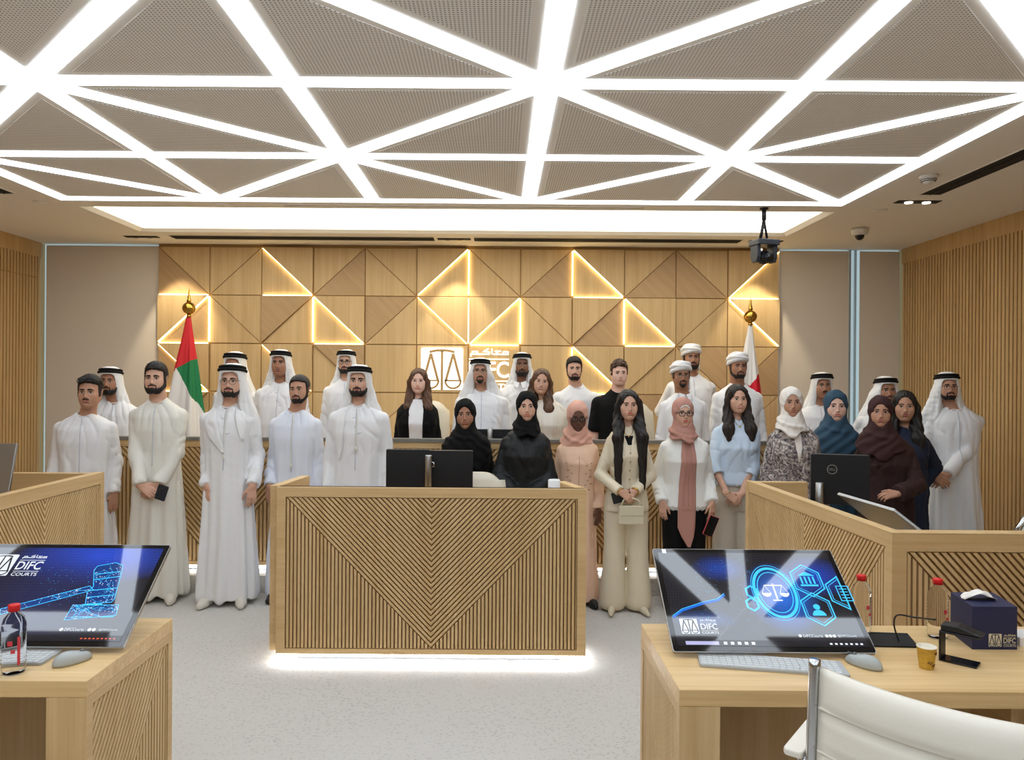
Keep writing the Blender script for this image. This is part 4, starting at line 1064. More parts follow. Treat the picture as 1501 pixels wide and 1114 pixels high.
class Fld:
    def __init__(s, xs, ys, zs):
        s.a = [np.asarray(q, dtype=f32) for q in (xs, ys, zs)]; s.F = np.full([len(q) for q in s.a], 5.0, f32)
    def sl(s, lo, hi, pad):
        if lo is None: return tuple(slice(0, len(q)) for q in s.a)
        return tuple(slice(max(0, int(np.searchsorted(q, lo[i]-pad))-1), int(np.searchsorted(q, hi[i]+pad))+1) for i, q in enumerate(s.a))
    def add(s, prim, k=.01, op='u', T=None):
        fn, lo, hi = prim
        if T is not None and lo is not None:
            Rm, c, sc = T; P = np.array([[x, y, z] for x in (lo[0], hi[0]) for y in (lo[1], hi[1]) for z in (lo[2], hi[2])], f32)
            P = (P*sc) @ Rm.T+c; lo2, hi2 = P.min(0), P.max(0)
        else: lo2, hi2 = lo, hi
        S = s.sl(lo2, hi2, k+.02)
        X = s.a[0][S[0]][:, None, None]; Y = s.a[1][S[1]][None, :, None]; Z = s.a[2][S[2]][None, None, :]
        if X.size == 0 or Y.size == 0 or Z.size == 0: return s
        if T is not None:
            Rm, c, sc = T; x, y, z = X-c[0], Y-c[1], Z-c[2]
            d = fn((x*Rm[0, 0]+y*Rm[1, 0]+z*Rm[2, 0])/sc, (x*Rm[0, 1]+y*Rm[1, 1]+z*Rm[2, 1])/sc, (x*Rm[0, 2]+y*Rm[1, 2]+z*Rm[2, 2])/sc)*sc
        else: d = fn(X, Y, Z)
        o = s.F[S]
        if op == 'u': s.F[S] = smin(o, d, k)
        elif op == 's': s.F[S] = -smin(-o, d, k)
        else: s.F[S] = -smin(-o, -d, k)
        return s
    def mesh(s):
        F = s.F; F = np.pad(F, 1, constant_values=1.0)
        A = [np.concatenate(([q[0]-(q[1]-q[0])], q, [q[-1]+(q[-1]-q[-2])])) for q in s.a]
        I = F < 0; n = np.zeros([d-1 for d in F.shape], np.int8)
        for i in (0, 1):
            for j in (0, 1):
                for k in (0, 1): n += I[i:I.shape[0]-1+i, j:I.shape[1]-1+j, k:I.shape[2]-1+k]
        cell = np.argwhere((n > 0) & (n < 8))
        if not len(cell): return np.zeros((0, 3)), np.zeros((0, 4), int)
        idx = np.full(n.shape, -1, np.int32); idx[tuple(cell.T)] = np.arange(len(cell))
        acc = np.zeros((len(cell), 3)); cnt = np.zeros(len(cell)); cor = [(i, j, k) for i in (0, 1) for j in (0, 1) for k in (0, 1)]
        val = {c: F[cell[:, 0]+c[0], cell[:, 1]+c[1], cell[:, 2]+c[2]] for c in cor}
        for c in cor:
            for ax in range(3):
                if c[ax]: continue
                d = list(c); d[ax] = 1; d = tuple(d); a, b = val[c], val[d]; m = (a < 0) != (b < 0)
                t = np.where(m, a/np.where(m, a-b, 1), 0)
                for q in range(3): acc[:, q] += np.where(m, c[q]+(t if q == ax else 0), 0)
                cnt += m
        fr = acc/cnt[:, None]
        V = np.stack([A[q][cell[:, q]]+fr[:, q]*(A[q][cell[:, q]+1]-A[q][cell[:, q]]) for q in range(3)], 1)
        Q = []
        for ax in range(3):
            s0 = [slice(1, -1)]*3; s0[ax] = slice(0, -1); s1 = list(s0); s1[ax] = slice(1, None)
            a, b = I[tuple(s0)], I[tuple(s1)]; e = np.argwhere(a != b); off = np.array([1, 1, 1]); off[ax] = 0; e = e+off
            u, w = [(1, 2), (2, 0), (0, 1)][ax]; U = np.zeros(3, int); U[u] = 1; Wv = np.zeros(3, int); Wv[w] = 1
            g = lambda o: idx[tuple((e+o).T)]
            q = np.stack([g(-U-Wv), g(-Wv), g(np.zeros(3, int)), g(-U)], 1)
            inside = I[tuple(e.T)]; q[~inside] = q[~inside][:, ::-1]; Q.append(q)
        return V, np.concatenate(Q)
def vnormals(V, Q):
    N = np.zeros_like(V); n = np.cross(V[Q[:, 2]]-V[Q[:, 0]], V[Q[:, 3]]-V[Q[:, 1]])
    for k in range(4): np.add.at(N, Q[:, k], n)
    return N/(np.linalg.norm(N, axis=1)[:, None]+1e-12)
def relax(V, Q, it=1, lam=.5):
    for _ in range(it):
        S = np.zeros_like(V); c = np.zeros(len(V))
        for k in range(4):
            for o in (1, 3): np.add.at(S, Q[:, k], V[Q[:, (k+o) % 4]]); np.add.at(c, Q[:, k], 1)
        V = V+(S/np.maximum(c, 1)[:, None]-V)*lam
    return V
_rs = np.random.RandomState(3)
_ND = _rs.normal(size=(18, 3)); _NP = _rs.uniform(0, 6.28, 18)
def wob(V, f, seed=0):
    """smooth 3-D noise in about [-1,1]"""
    o = np.zeros(len(V))
    for i in range(6):
        j = (i+seed*5) % 18; o += np.sin((V @ _ND[j])*f*(1+.35*i)+_NP[j]+seed)
    return o/3
def ax(lo, hi, st): return np.arange(lo, hi+st, st)
# ---------------------------------------------------------------- head (local frame: eyes at z=0, face towards -y, height .235)
def head_prims(g):
    """g: dict jaw, nose, wide"""
    jw, ns, fem = g.get('jaw', 1.0), g.get('nose', 1.0), g.get('fem', 0)
    P = [(s_ell((0, .012, .030), (.0765, .098, .0885)), .02, 'u'), (s_ell((0, -.026, -.030), (.0645*(.97 if fem else 1), .068, .084)), .03, 'u'),
         (s_cone((0, -.025, -.03), (0, -.056, -.088), .060, .031*jw), .03, 'u'), (s_ell((0, -.073, -.100), (.020*jw, .018, .016)), .02, 'u')]
    for s in (-1, 1):
        P += [(s_cone((s*.050*jw, .0, -.052), (s*.026*jw, -.055, -.098), .019, .014), .025, 'u'), (s_ell((s*.043, -.060, -.024), (.020, .018, .017)), .02, 'u'), (s_ell((s*.034, -.058, -.052), (.024, .024, .030)), .025, 'u')]
    P += [(s_cone((-.036, -.078, .0215), (.036, -.078, .0215), .0075 if fem else .0112, .0075 if fem else .0112), .016, 'u')]
    for s in (-1, 1): P += [(s_ell((s*.031, -.099, -.001), (.0165, .0145, .0120)), .012, 's')]
    P += [(s_cone((0, -.0895, .012), (0, -.1065-.006*(ns-1), -.033), .0066*(.85 if fem else 1), .0095*(.82 if fem else 1)), .010, 'u'), (s_ell((0, -.105-.004*(ns-1), -.035), (.0105, .010, .0095)), .006, 'u')]
    for s in (-1, 1): P += [(s_ell((s*.0118*(.88 if fem else 1), -.0955, -.0385), (.0074*(.85 if fem else 1), .009, .0064)), .006, 'u'), (s_ell((s*.0065, -.103, -.0455), (.0036, .005, .003)), .003, 's')]
    P += [(s_ell((0, -.088, -.064), (.028, .012, .020)), .014, 'u'), (s_cone((-.020, -.0935, -.0575), (.020, -.0935, -.0575), .0052, .0052), .007, 'u'), (s_cone((-.017, -.0935, -.0695), (.017, -.0935, -.0695), .0066, .0066), .007, 'u'),
          (s_cone((-.024, -.1005, -.0633), (.024, -.1005, -.0633), .0023, .0023), .004, 's'), (s_ell((0, -.092, -.081), (.016, .006, .005)), .008, 's')]
    if not g.get('noears'):
        for s in (-1, 1): P += [(s_cone((s*.083, .010, .014), (s*.0795, .006, -.026), .0155, .0095, ((s*.75, .65, 0), .45)), .006, 'u'), (s_ell((s*.093, .0, .004), (.007, .009, .013)), .005, 's')]
    return P
_HEADS = {}
def head_grid(g):
    key = tuple(sorted(g.items()))
    if key in _HEADS: return _HEADS[key]
    F = Fld(ax(-.13, .13, .0042), ax(-.15, .15, .0042), ax(-.17, .16, .0042))
    for p, k, op in head_prims(g): F.add(p, k, op)
    F.add(s_cone((0, .012, -.07), (0, .03, -.19), .052, .056), .02)
    _HEADS[key] = F; return F
def surf_y(F, x, z):
    """front surface of the head grid at (x,z)"""
    xs, ys, zs = F.a; out = []
    i = np.clip((x-xs[0])/(xs[1]-xs[0]), 0, len(xs)-1.001); k = np.clip((z-zs[0])/(zs[1]-zs[0]), 0, len(zs)-1.001)
    i0, k0 = i.astype(int), k.astype(int); fi, fk = i-i0, k-k0
    col = (F.F[i0, :, k0]*((1-fi)*(1-fk))[:, None]+F.F[i0+1, :, k0]*(fi*(1-fk))[:, None]+F.F[i0, :, k0+1]*((1-fi)*fk)[:, None]+F.F[i0+1, :, k0+1]*(fi*fk)[:, None])
    neg = col < 0; j = np.argmax(neg, 1); j = np.where(neg.any(1), np.maximum(j, 1), len(ys)-1)
    r = np.arange(len(x)); a, b = col[r, j-1], col[r, j]; t = np.clip(a/(a-b+1e-9), 0, 1)
    return ys[j-1]+t*(ys[j]-ys[j-1])
def region(F, prims, thick, cut=()):
    """shell of the head grid: offset by thick inside a union of region prims"""
    G = Fld(*F.a); 
    for p, k in prims: G.add(p, k)
    out = Fld(*F.a); out.F = np.maximum(F.F-thick, G.F)
    out.F = -smin(-(F.F-thick), -G.F, .006)
    for p, k in cut: out.add(p, k, 's')
    return out
# ---------------------------------------------------------------- small geometry helpers on numpy
def npmb_tube(mb, pts, r, n=8, closed=False): mb.tube([tuple(float(c) for c in p) for p in pts], r, n, closed=closed); return mb
def rotm(ex, ey, ez):
    return np.array(Euler((ex, ey, ez)).to_matrix(), dtype=f32)
def hand_prims(w, d, n, ts, curl=.5, s=1.0, spread=.12, thumb=.6):
    """w wrist, d pointing to the fingers, n out of the palm's back, ts=+1/-1 thumb along ts*(d x n)"""
    w = np.array(w, float); d = np.array(d, float); d /= np.linalg.norm(d); n = np.array(n, float); n -= d*(n @ d); n /= np.linalg.norm(n); t = np.cross(d, n)*ts
    P = []; L = .088*s
    P.append((s_cone(w-d*.03*s, w+d*.012*s, .026*s, .025*s, (n, .75)), .012))
    for i, o in enumerate((.026, .009, -.009, -.025)):
        b = w+d*.018*s+t*o*.7*s; e = w+d*(L-.004*abs(i-1)*s)+t*o*s; P.append((s_cone(b, e, .0135*s, .0115*s, (n, .95)), .010))
    segs = (.040, .026, .021)
    for i, o in enumerate((.027, .0095, -.009, -.0265)):
        ln = (.92, 1.0, .94, .76)[i]; p = w+d*(L-.004*abs(i-1)*s)+t*o*s; a = 0.0
        for q in range(3):
            a += curl*(.55, .75, .5)[q]*(1+.10*i)
            v = d*math.cos(a)-n*math.sin(a)+t*spread*(1.5-i)*.35; v /= np.linalg.norm(v)
            e = p+v*segs[q]*ln*s; P.append((s_cone(p, e, (.0093-.0008*q)*s, (.0086-.0009*q)*s), .003)); p = e
    p = w+d*.022*s+t*.022*s; v1 = d*.62+t*.62-n*.35*thumb; v1 /= np.linalg.norm(v1); e = p+v1*.040*s
    P.append((s_cone(p, e, .0155*s, .011*s), .010)); v2 = d*.92+t*.15-n*.5*thumb; v2 /= np.linalg.norm(v2); e2 = e+v2*.030*s; P.append((s_cone(e, e2, .0105*s, .0095*s), .004)); e3 = e2+(v2-n*.2)*.024*s; P.append((s_cone(e2, e3, .0095*s, .0075*s), .004))
    return P
# ---------------------------------------------------------------- materials of people
def skin(name, c): return mat('skin_'+name, c, .52, spec=.35, var=.06, vscale=14)
SK = dict(fair=skin('fair', (220, 178, 158)), light=skin('light', (204, 160, 136)), mid=skin('mid', (184, 138, 112)), tan=skin('tan', (164, 117, 91)), brown=skin('brown', (128, 88, 67)), dark=skin('dark', (104, 71, 56)))
LIPC = dict(fair=(190, 110, 104), light=(178, 100, 92), mid=(160, 92, 82), tan=(144, 84, 74), brown=(120, 70, 62), dark=(96, 58, 52))
def cloth(name, c, rough=.85, bump=.04, bs=240, **k): return mat('cloth_'+name, c, rough, bump=bump, bscale=bs, **k)
C_WHITE = cloth('white', (229, 229, 230)); C_WARM = cloth('warm_white', (222, 219, 209)); C_BLUEW = cloth('blue_white', (219, 223, 233))
C_GHUTRA = cloth('ghutra', (229, 229, 228)); C_BLACK = cloth('black', (10, 10, 11), .85, spec=.25); C_GREEN_BLACK = cloth('black_sheen', (19, 22, 23), .55, spec=.4)
C_AGAL = cloth('agal', (11, 11, 12), .8, spec=.3)
def hairmat(name, c1, c2):
    m = wood('hair_'+name, c1, c2, grain=(170, 170, 9), rough=.5); return m
H_BLACK = hairmat('black', (12, 10, 9), (38, 31, 27)); H_DARK = hairmat('dark', (18, 13, 11), (52, 38, 30)); H_BROWN = hairmat('brown', (58, 38, 26), (112, 78, 54)); H_CURL = hairmat('curly', (44, 28, 18), (88, 58, 38))
M_SCL = mat('eye_white', (214, 206, 200), .25); M_IRIS = mat('iris', (40, 24, 16), .15); M_LASH = mat('lashes', (18, 14, 13), .7)
M_FRAME = mat('glasses_frame', (22, 20, 20), .35); M_WIRE = mat('glasses_wire', (90, 78, 60), .3, .8)
M_BAND = mat('thread_grey', (194, 196, 204), .8)
from mathutils.bvhtree import BVHTree
def front(V, Q):
    return BVHTree.FromPolygons(V.tolist(), Q.tolist())
def fy(bvh, x, z, off=0.0, dflt=-.12):
    h = bvh.ray_cast(Vector((x, -2, z)), Vector((0, 1, 0)))
    return (h[0].y if h[0] is not None else dflt)-off
def np_obj(name, V, Q, m, parent, smooth=True): return mesh_obj(name, V, Q, m, parent, smooth)
def patch(name, bvh, rows, off, m, parent, k, n=8, dz=.012, xoff=0.0):
    """strip of cloth lying on the front: rows (z, x_left, x_right)"""
    rows = sorted(rows, reverse=True); zs = [r[0] for r in rows]; zz = np.arange(zs[0], zs[-1], -dz).tolist()+[zs[-1]]
    V, Fc = [], []
    for z in zz:
        xl = float(np.interp(-z, [-q for q in zs], [r[1] for r in rows])); xr = float(np.interp(-z, [-q for q in zs], [r[2] for r in rows]))
        for i in range(n+1):
            x = xl+(xr-xl)*i/n; e = off*(1 if 0 < i < n else .2); V.append((x*k, fy(bvh, x, z, e)*k, z*k))
    for j in range(len(zz)-1):
        for i in range(n): a = j*(n+1)+i; Fc.append((a, a+n+1, a+n+2, a+1))
    return mesh_obj(name, V, Fc, m, parent, True)
def ribbon(name, bvh, pts, r, m, parent, k, off=.003, n=6):
    """cord or seam lying on the front along (x,z) points"""
    P = []
    for i in range(len(pts)-1):
        a, b_ = pts[i], pts[i+1]; q = max(2, int(math.hypot(b_[0]-a[0], b_[1]-a[1])/.015))
        P += [(a[0]+(b_[0]-a[0])*t/q, a[1]+(b_[1]-a[1])*t/q) for t in range(q)]
    P.append(pts[-1]); b = MB(); b.tube([(x*k, fy(bvh, x, z, off)*k, z*k) for x, z in P], r*k, n); return b.build(name, m, parent)
# ---------------------------------------------------------------- torso tables (canonical: chin at 1.525)
def torso_tab(sex, w=1.0, belly=0.0):
    if sex == 'm':
        T = [(1.492, .060, .060, .008), (1.472, .076, .068, .010), (1.452, .100, .074, .013), (1.428, .136, .084, .015), (1.398, .164, .096, .012), (1.35, .178, .110, .004), (1.25, .172, .120, -.002), (1.10, .158, .116, -.002), (.95, .158, .120, 0), (.82, .166, .124, 0)]
    else:
        T = [(1.488, .050, .052, .010), (1.468, .064, .060, .012), (1.446, .088, .066, .014), (1.420, .120, .076, .014), (1.385, .143, .088, .008), (1.33, .158, .104, -.006), (1.24, .155, .122, -.018), (1.15, .146, .106, -.008), (1.05, .142, .100, 0), (.95, .162, .110, .004), (.85, .176, .118, .006)]
    return [(z, a*(1+(w-1)*min(1, max(0, (1.49-z)/.08))), b+belly*math.exp(-((z-1.05)/.16)**2), cy-belly*.6*math.exp(-((z-1.05)/.16)**2)) for z, a, b, cy in T]
def ik(s, w, L1, L2, hint):
    s, w = np.array(s, float), np.array(w, float); d = w-s; D = np.linalg.norm(d); 
    if D > (L1+L2)*.995: w = s+d/D*(L1+L2)*.995; d = w-s; D = np.linalg.norm(d)
    a = (L1*L1-L2*L2+D*D)/(2*D); h = math.sqrt(max(L1*L1-a*a, 0)); u = d/D; q = np.array(hint, float); q -= u*(q @ u); q /= np.linalg.norm(q)
    return s+u*a+q*h, w
FACES = dict(m1=dict(jaw=1.12, nose=1.1), m2=dict(jaw=1.0, nose=1.25), m3=dict(jaw=1.2, nose=1.0), f1=dict(jaw=.86, nose=.8, fem=1), f2=dict(jaw=.95, nose=.9, fem=1))
PEOPLE = []
def person(label, hx, top, chin, Y, base=0.0, bx=None, sex='m', sk='mid', face=None, head='short', beard=None, glasses=None, yaw=0.0, hyaw=0.0, pitch=0.0, roll=0.0, smile=0.12,
           outfit='kandura', col=None, col2=None, w=1.0, belly=0.0, arms='hang', hands=None, hair=H_BLACK, hat=None, hatdrop=.0, brow=1.0, shoes=None, extra=0.02, lod=1, o=None):
    o = o or {}; bx = hx if bx is None else bx
    pc, pt = px(hx, chin, Y), px(hx, top, Y); pb = px(bx, chin, Y)
    k = (pc.z-base)/1.525; hs = (pt.z-pc.z)/(.235+extra); hs = max(.84, min(1.13, hs)); hsc = hs/k
    root = thing('person', label, 'person', (pb.x, Y, base), yaw)
    face = face or ('m1' if sex == 'm' else 'f1'); g = FACES[face]; HG = head_grid(g)
    cy_, sy_ = math.cos(-yaw), math.sin(-yaw)
    def loc(u, v, dy):     # photo pixel at depth Y+dy -> canonical local
        q = px(u, v, Y+dy)-Vector((pb.x, Y, base)); return np.array([(q.x*cy_-q.y*sy_)/k, (q.x*sy_+q.y*cy_)/k, q.z/k])
    dx = (pc.x-pb.x)/k
    Rm = rotm(pitch, roll, hyaw); hc = np.array([dx*cy_, -.022, 1.525+.1175*hsc], dtype=f32)
    T = (Rm, hc, f32(hsc))
    def H(V): return ((np.asarray(V, float)*hsc) @ Rm.T.astype(float)+hc)*k
    # ---------------- arms
    sw = (.156 if sex == 'm' else .130)*w; sz = 1.356 if sex == 'm' else 1.345; L1, L2 = .280, .258
    A = {}
    for s in (-1, 1):
        S = np.array([s*sw, .014, sz]); spec = (arms if isinstance(arms, str) else arms[0 if s < 0 else 1])
        tgt = None
        if isinstance(spec, tuple): tgt = loc(*spec[1:4]); kind = spec[0]
        else: kind = spec
        if kind == 'hang':
            Wt = tgt if tgt is not None else np.array([s*(sw+.052), -.045, .832]); E, Wt = ik(S, Wt, L1, L2, (s*.22, 1, -.1)); d = np.array([-s*.02, -.12, -1.0]); n = np.array([s*.45, -.89, .1]); ts = 1 if s > 0 else -1; curl = .45
        elif kind == 'clasp':
            c = tgt if tgt is not None else np.array([0, -.19, .90]); Wt = c+np.array([s*.058, .012 if s < 0 else .040, .040]); E, Wt = ik(S, Wt, L1, L2, (s*.7, .5, -.5)); d = np.array([-s*.80, -.10, -.55]); n = np.array([-s*.08, -.93, .34]); ts = 1 if s > 0 else -1; curl = .55
        elif kind == 'hold':      # hand raised in front, fingers towards the middle
            Wt = tgt; E, Wt = ik(S, Wt, L1, L2, (s*.8, .3, -.8)); d = np.array([-s*.85, -.35, -.1]); n = np.array([0, -.75, .62]); ts = 1 if s > 0 else -1; curl = .7
        else:
            Wt = np.array([s*.085, .165, .93]); E, Wt = ik(S, Wt, L1, L2, (s*.6, .5, -.3)); d = np.array([-s*.8, .05, -.5]); n = np.array([0, .95, .2]); ts = 1 if s > 0 else -1; curl = .5
        d = d/np.linalg.norm(d); A[s] = (S, E, Wt, d, n, ts, curl, kind)
    # ---------------- body: one continuous surface (head, neck, trunk, arms, hands, legs)
    zch = 1.525; fine = .0046 if lod else .0056
    rng = [(-.115*hsc+float(hc[0]), .115*hsc+float(hc[0]))]; zr = [(zch-.055, zch+.25*hsc)]
    for s in (-1, 1):
        if A[s][7] in ('hang', 'clasp', 'hold') and lod:
            c = A[s][2]+A[s][3]*.08; rng.append((c[0]-.085, c[0]+.085)); zr.append((c[2]-.12, c[2]+.10))
    def axis(lo, hi, rs, fs, cs):
        x = lo; out = [lo]
        while x < hi:
            x += fs if any(a-.012 <= x <= b_+.004 for a, b_ in rs) else cs; out.append(x)
        return np.array(out)
    Fb = Fld(axis(-.36, .36, rng, fine, .013), ax(-.42 if any(A[q][7] == 'hold' for q in A) else -.32, .19, .0062 if lod else .008), axis(-.015, 1.86, zr, fine, .024))
    nr = .060 if sex == 'm' else .047; k2 = .02
    Fb.add(s_cone((0, .020, 1.42), (float(hc[0])*.85, .0, 1.56), nr*1.04, nr*.96), .03)
    for p, kk, op in head_prims(g): Fb.add(p, kk*hsc, op, T)
    tt = [(z, a*.82, b_*.78, c) for z, a, b_, c in torso_tab(sex, w, belly*.9) if z < 1.47]; tt.append((.80, .12, .09, 0))
    Fb.add(s_loft(tt, 2.1), .04)
    for s in (-1, 1):
        S, E, Wt, d, n, ts, curl, kind = A[s]; ar = (1.0 if sex == 'm' else .84); aq = 1.0 if outfit == 'tee' or o.get('sleeve', 1) < 1 else .76
        Fb.add(s_cone(S, E, .050*ar*aq, .040*ar*aq), .04); Fb.add(s_cone(E, Wt, .0405*ar*aq, .026*ar), .015)
        for p, kk in hand_prims(Wt, d, n, ts, curl, .98 if sex == 'm' else .88): Fb.add(p, kk)
        hipx, kx, ankx = .072, .085, .096
        Fb.add(s_cone((s*hipx, .01, .84), (s*kx, .0, .48), .070, .050), .03); Fb.add(s_cone((s*kx, .0, .48), (s*ankx, .03, .09), .054, .036), .02); Fb.add(s_cone((s*ankx, .045, .045), (s*ankx*1.12, -.065, .030), .032, .024), .02)
    V, Q = Fb.mesh(); V = relax(V, Q, 1, .35); np_obj('body', V*k, Q, SK[sk], root)
    # ---------------- face features lying on the head surface
    def hproj(x, z, off): return np.stack([x, surf_y(HG, x, z)-off, z], 1)
    for s in (-1, 1):
        nu, nv = 22, 9; V, Fc, mi = [], [], []
        u = np.linspace(-1, 1, nu); X, Z = [], []
        op_ = o.get('eye', 1.0)
        for a in u:
            up = .0062*op_*(1-abs(a)**2.2)+.0004; lo = -.0048*op_*(1-abs(a)**2.0)-.0004
            for j in range(nv): X.append(s*.031+a*.0150); Z.append(lo+(up-lo)*j/(nv-1)+.0012*a*s)
        X, Z = np.array(X), np.array(Z); P = hproj(X, Z, .0008); bul = .0035*np.clip(1-((X-s*.031)/.015)**2, 0, 1); P[:, 1] -= bul
        for i in range(nu-1):
            for j in range(nv-1):
                q = (i*nv+j, (i+1)*nv+j, (i+1)*nv+j+1, i*nv+j+1); Fc.append(q); c = P[list(q)].mean(0)
                mi.append(1 if math.hypot(c[0]-s*.031-o.get('gaze', 0)*.003, c[2]-.0008) < .0060 else 0)
        e = mesh_obj('eye', H(P), Fc, [M_SCL, M_IRIS], root, True, mi)
        b = MB(); L = [i*nv+nv-1 for i in range(nu)]; pts = H(P[L]+np.array([0, -.0012, .0006])); b.tube([tuple(q) for q in pts], [(.0009+(.0016 if sex == 'f' else .0009)*(1-abs(a)))*hs for a in u], 5); b.build('eyelashes', M_LASH, e)
        n_ = 10; uu = np.linspace(0, 1, n_); bt = brow*(1.0 if sex == 'm' else .62)
        X = s*(.0125+.037*uu); Z = .0195+.0055*np.sin(uu*2.4)-.004*uu**2; P = hproj(X, Z, .0010)
        b = MB(); b.tube([tuple(q) for q in H(P)], [.0042*bt*hs*(.75+.5*math.sin(min(1, t*1.4+.25)*2.6))*(1-.55*t**3) for t in uu], 6); b.build('eyebrow', hair, root)
    # lips
    nu, nv = 15, 8; u = np.linspace(-1, 1, nu); X, Z = [], []
    for a in u:
        up = -.0633+(.0082-.0016*math.exp(-(a/.18)**2))*(1-abs(a)**1.9); lo = -.0633-.0098*(1-abs(a)**2); cu = smile*.009*abs(a)**1.6
        for j in range(nv): X.append(a*(.0235+.003*smile)); Z.append(lo+(up-lo)*j/(nv-1)+cu)
    X, Z = np.array(X), np.array(Z); P = hproj(X, Z, .0009); Fc = [(i*nv+j, (i+1)*nv+j, (i+1)*nv+j+1, i*nv+j+1) for i in range(nu-1) for j in range(nv-1)]
    lipm = mat('lips_'+sk+sex, tuple(int(c*(1.0 if sex == 'm' else .98)) if i else min(255, int(c*(.98 if sex == 'm' else 1.08))) for i, c in enumerate(LIPC[sk])), .4)
    mesh_obj('lips', H(P), Fc, lipm, root, True)
    if smile >= .9:
        X, Z = [], []
        for a in u:
            for j in range(3): X.append(a*.019); Z.append(-.0628+smile*.009*abs(a*.72)**1.6-.0042*(1-a*a)*j/2)
        mesh_obj('teeth', H(hproj(np.array(X), np.array(Z), .0014)), [(i*3+j, (i+1)*3+j, (i+1)*3+j+1, i*3+j+1) for i in range(nu-1) for j in range(2)], mat('teeth_white', (226, 220, 210), .3), root, True)
    # mouth line
    b = MB(); X = u*(.0225+.003*smile); Z = -.0633-.0005*np.cos(u*3)+smile*.009*np.abs(u)**1.6; b.tube([tuple(q) for q in H(hproj(X, Z, .0006))], .0009*hs, 5); b.build('mouth_line', mat('mouth_dark', (70, 36, 32), .7), root)
    # ---------------- beard
    if beard:
        th = {'full': .0085, 'short': .0042, 'stubble': .0018, 'mous': .0045, 'goatee': .0045}[beard]; rg = []
        J = g.get('jaw', 1)
        if beard in ('full', 'short', 'stubble'):
            wd = {'full': .026, 'short': .021, 'stubble': .019}[beard]
            for s in (-1, 1):
                rg += [(s_cone((s*.079, -.014, -.004), (s*.070, -.020, -.060), .0085, .016), .01), (s_cone((s*.064, -.022, -.062), (s*.036*J, -.065, -.098), wd, wd), .01)]
            rg += [(s_cone((-.036*J, -.065, -.100), (.036*J, -.065, -.100), wd*.98, wd*.98), .01), (s_ell((0, -.095, -.098), (.030, .03, .022)), .008)]
        if beard == 'goatee': rg += [(s_ell((0, -.09, -.101), (.025, .03, .020)), .008)]
        for s in (-1, 1):
            rg += [(s_cone((s*.003, -.108, -.0515), (s*.024, -.092, -.0555), .0062, .0062), .004)]
            if beard != 'mous': rg += [(s_cone((s*.0265, -.092, -.0575), (s*.027, -.085, -.088), .0058, .009), .006)]
        cut = [(s_ell((0, -.10, -.0655), (.0215, .03, .0088)), .003)]
        G = region(HG, rg, th, cut); V, Q = G.mesh()
        if len(V):
            V = V+vnormals(V, Q)*(wob(V, 260, 2)*.0011)[:, None]; np_obj('beard', H(V), Q, hair, root)
    # ---------------- hair on the head
    if head in ('short', 'fade', 'curly'):
        th = {'short': .014, 'fade': .009, 'curly': .022}[head]
        HN = head_grid(dict(g, noears=1)); G = Fld(*HG.a); G.F = HN.F-.008
        G.add((s_ell((0, .012, .048), (.0775, .101, .080))), .02); G.F = np.minimum(G.F, HN.F-.004); 
        if head != 'fade': G.add(s_ell((0, .002, .078), (.074, .096, .050+th)), .02)
        X, Yg, Z = G.a[0][:, None, None], G.a[1][None, :, None], G.a[2][None, None, :]
        fr = (-.082-Yg)*.50+(.076-Z)*.86+.25*np.maximum(np.abs(X)-.045, 0)+0*Yg          # forehead plane
        si = np.maximum((-.030-Yg), (-.044-Z))*1.0+0*X  # sideburn column
        hl = np.minimum(np.maximum(fr, (-.052-Yg)*1.0+(.030-Z)*.6), np.maximum(si, -.0-(Z+.046))) if False else np.minimum(fr, np.maximum(np.maximum(-.034-Yg, -.034-Z), .062-np.abs(X)) if beard else np.maximum(-.026-Yg, -.012-Z)+0*X)
        nape = (-.085-Z)+0*X+0*Yg; nape = np.minimum(nape, 9.0); ear = np.minimum(1-np.sqrt(((Yg-.012)/.027)**2+((Z+.022)/.040)**2), 1)*.027+0*X; ear = np.where(np.abs(X) > .05, ear, -.03)
        c = np.maximum(np.maximum(hl, nape), ear); G.F = -smin(-G.F, -c, .006)
        V, Q = G.mesh(); N = vnormals(V, Q); amp = {'short': .0022, 'fade': .0012, 'curly': .0065}[head]; V = V+N*(wob(V, 75 if head == 'curly' else 190, 1)*amp)[:, None]
        np_obj('hair', H(V), Q, hair, root)
    if head == 'long':
        ln = o.get('hairlen', .38); G = Fld(ax(-.17, .17, .0058), ax(-.17, .17, .0058), ax(-ln-.06, .16, .0068))
        G.add(s_ell((0, .016, .036), (.0895, .110, .097)), .01)
        lf = o.get('hairfront', 1.0)
        for s in (-1, 1):
            path = [(s*.060, -.045, .062), (s*.079, -.014, -.01), (s*.080, .0, -.09), (s*.085, -.012-.035*lf, -.17), (s*.096, -.035-.078*lf, -.26), (s*(.100), -.05-.086*lf, -ln)]
            rr = [.018, .030, .040, .046, .048, .026]
            for i in range(5):
                if path[i][2] < -ln: continue
                G.add(s_cone(path[i], path[i+1], rr[i], rr[i+1], ((0, 1, 0), .55)), .025)
        G.add(s_cone((0, .06, .0), (0, .085, -min(ln, .3)), .075, .075, ((0, 1, 0), .55)), .03)
        G.add(s_ell((0, -.088, -.020), (.0585, .085, .087)), .008, 's'); G.add(s_ell((0, -.098, .040), (.048, .06, .042)), .012, 's')
        G.add(s_cone((0, -.14, -.12), (0, -.19, -.5), .072, .075), .01, 's')
        if o.get('part', 1): G.add(s_cone((o.get('partx', .0), -.12, .135), (o.get('partx', .0), .03, .140), .006, .006), .012, 's')
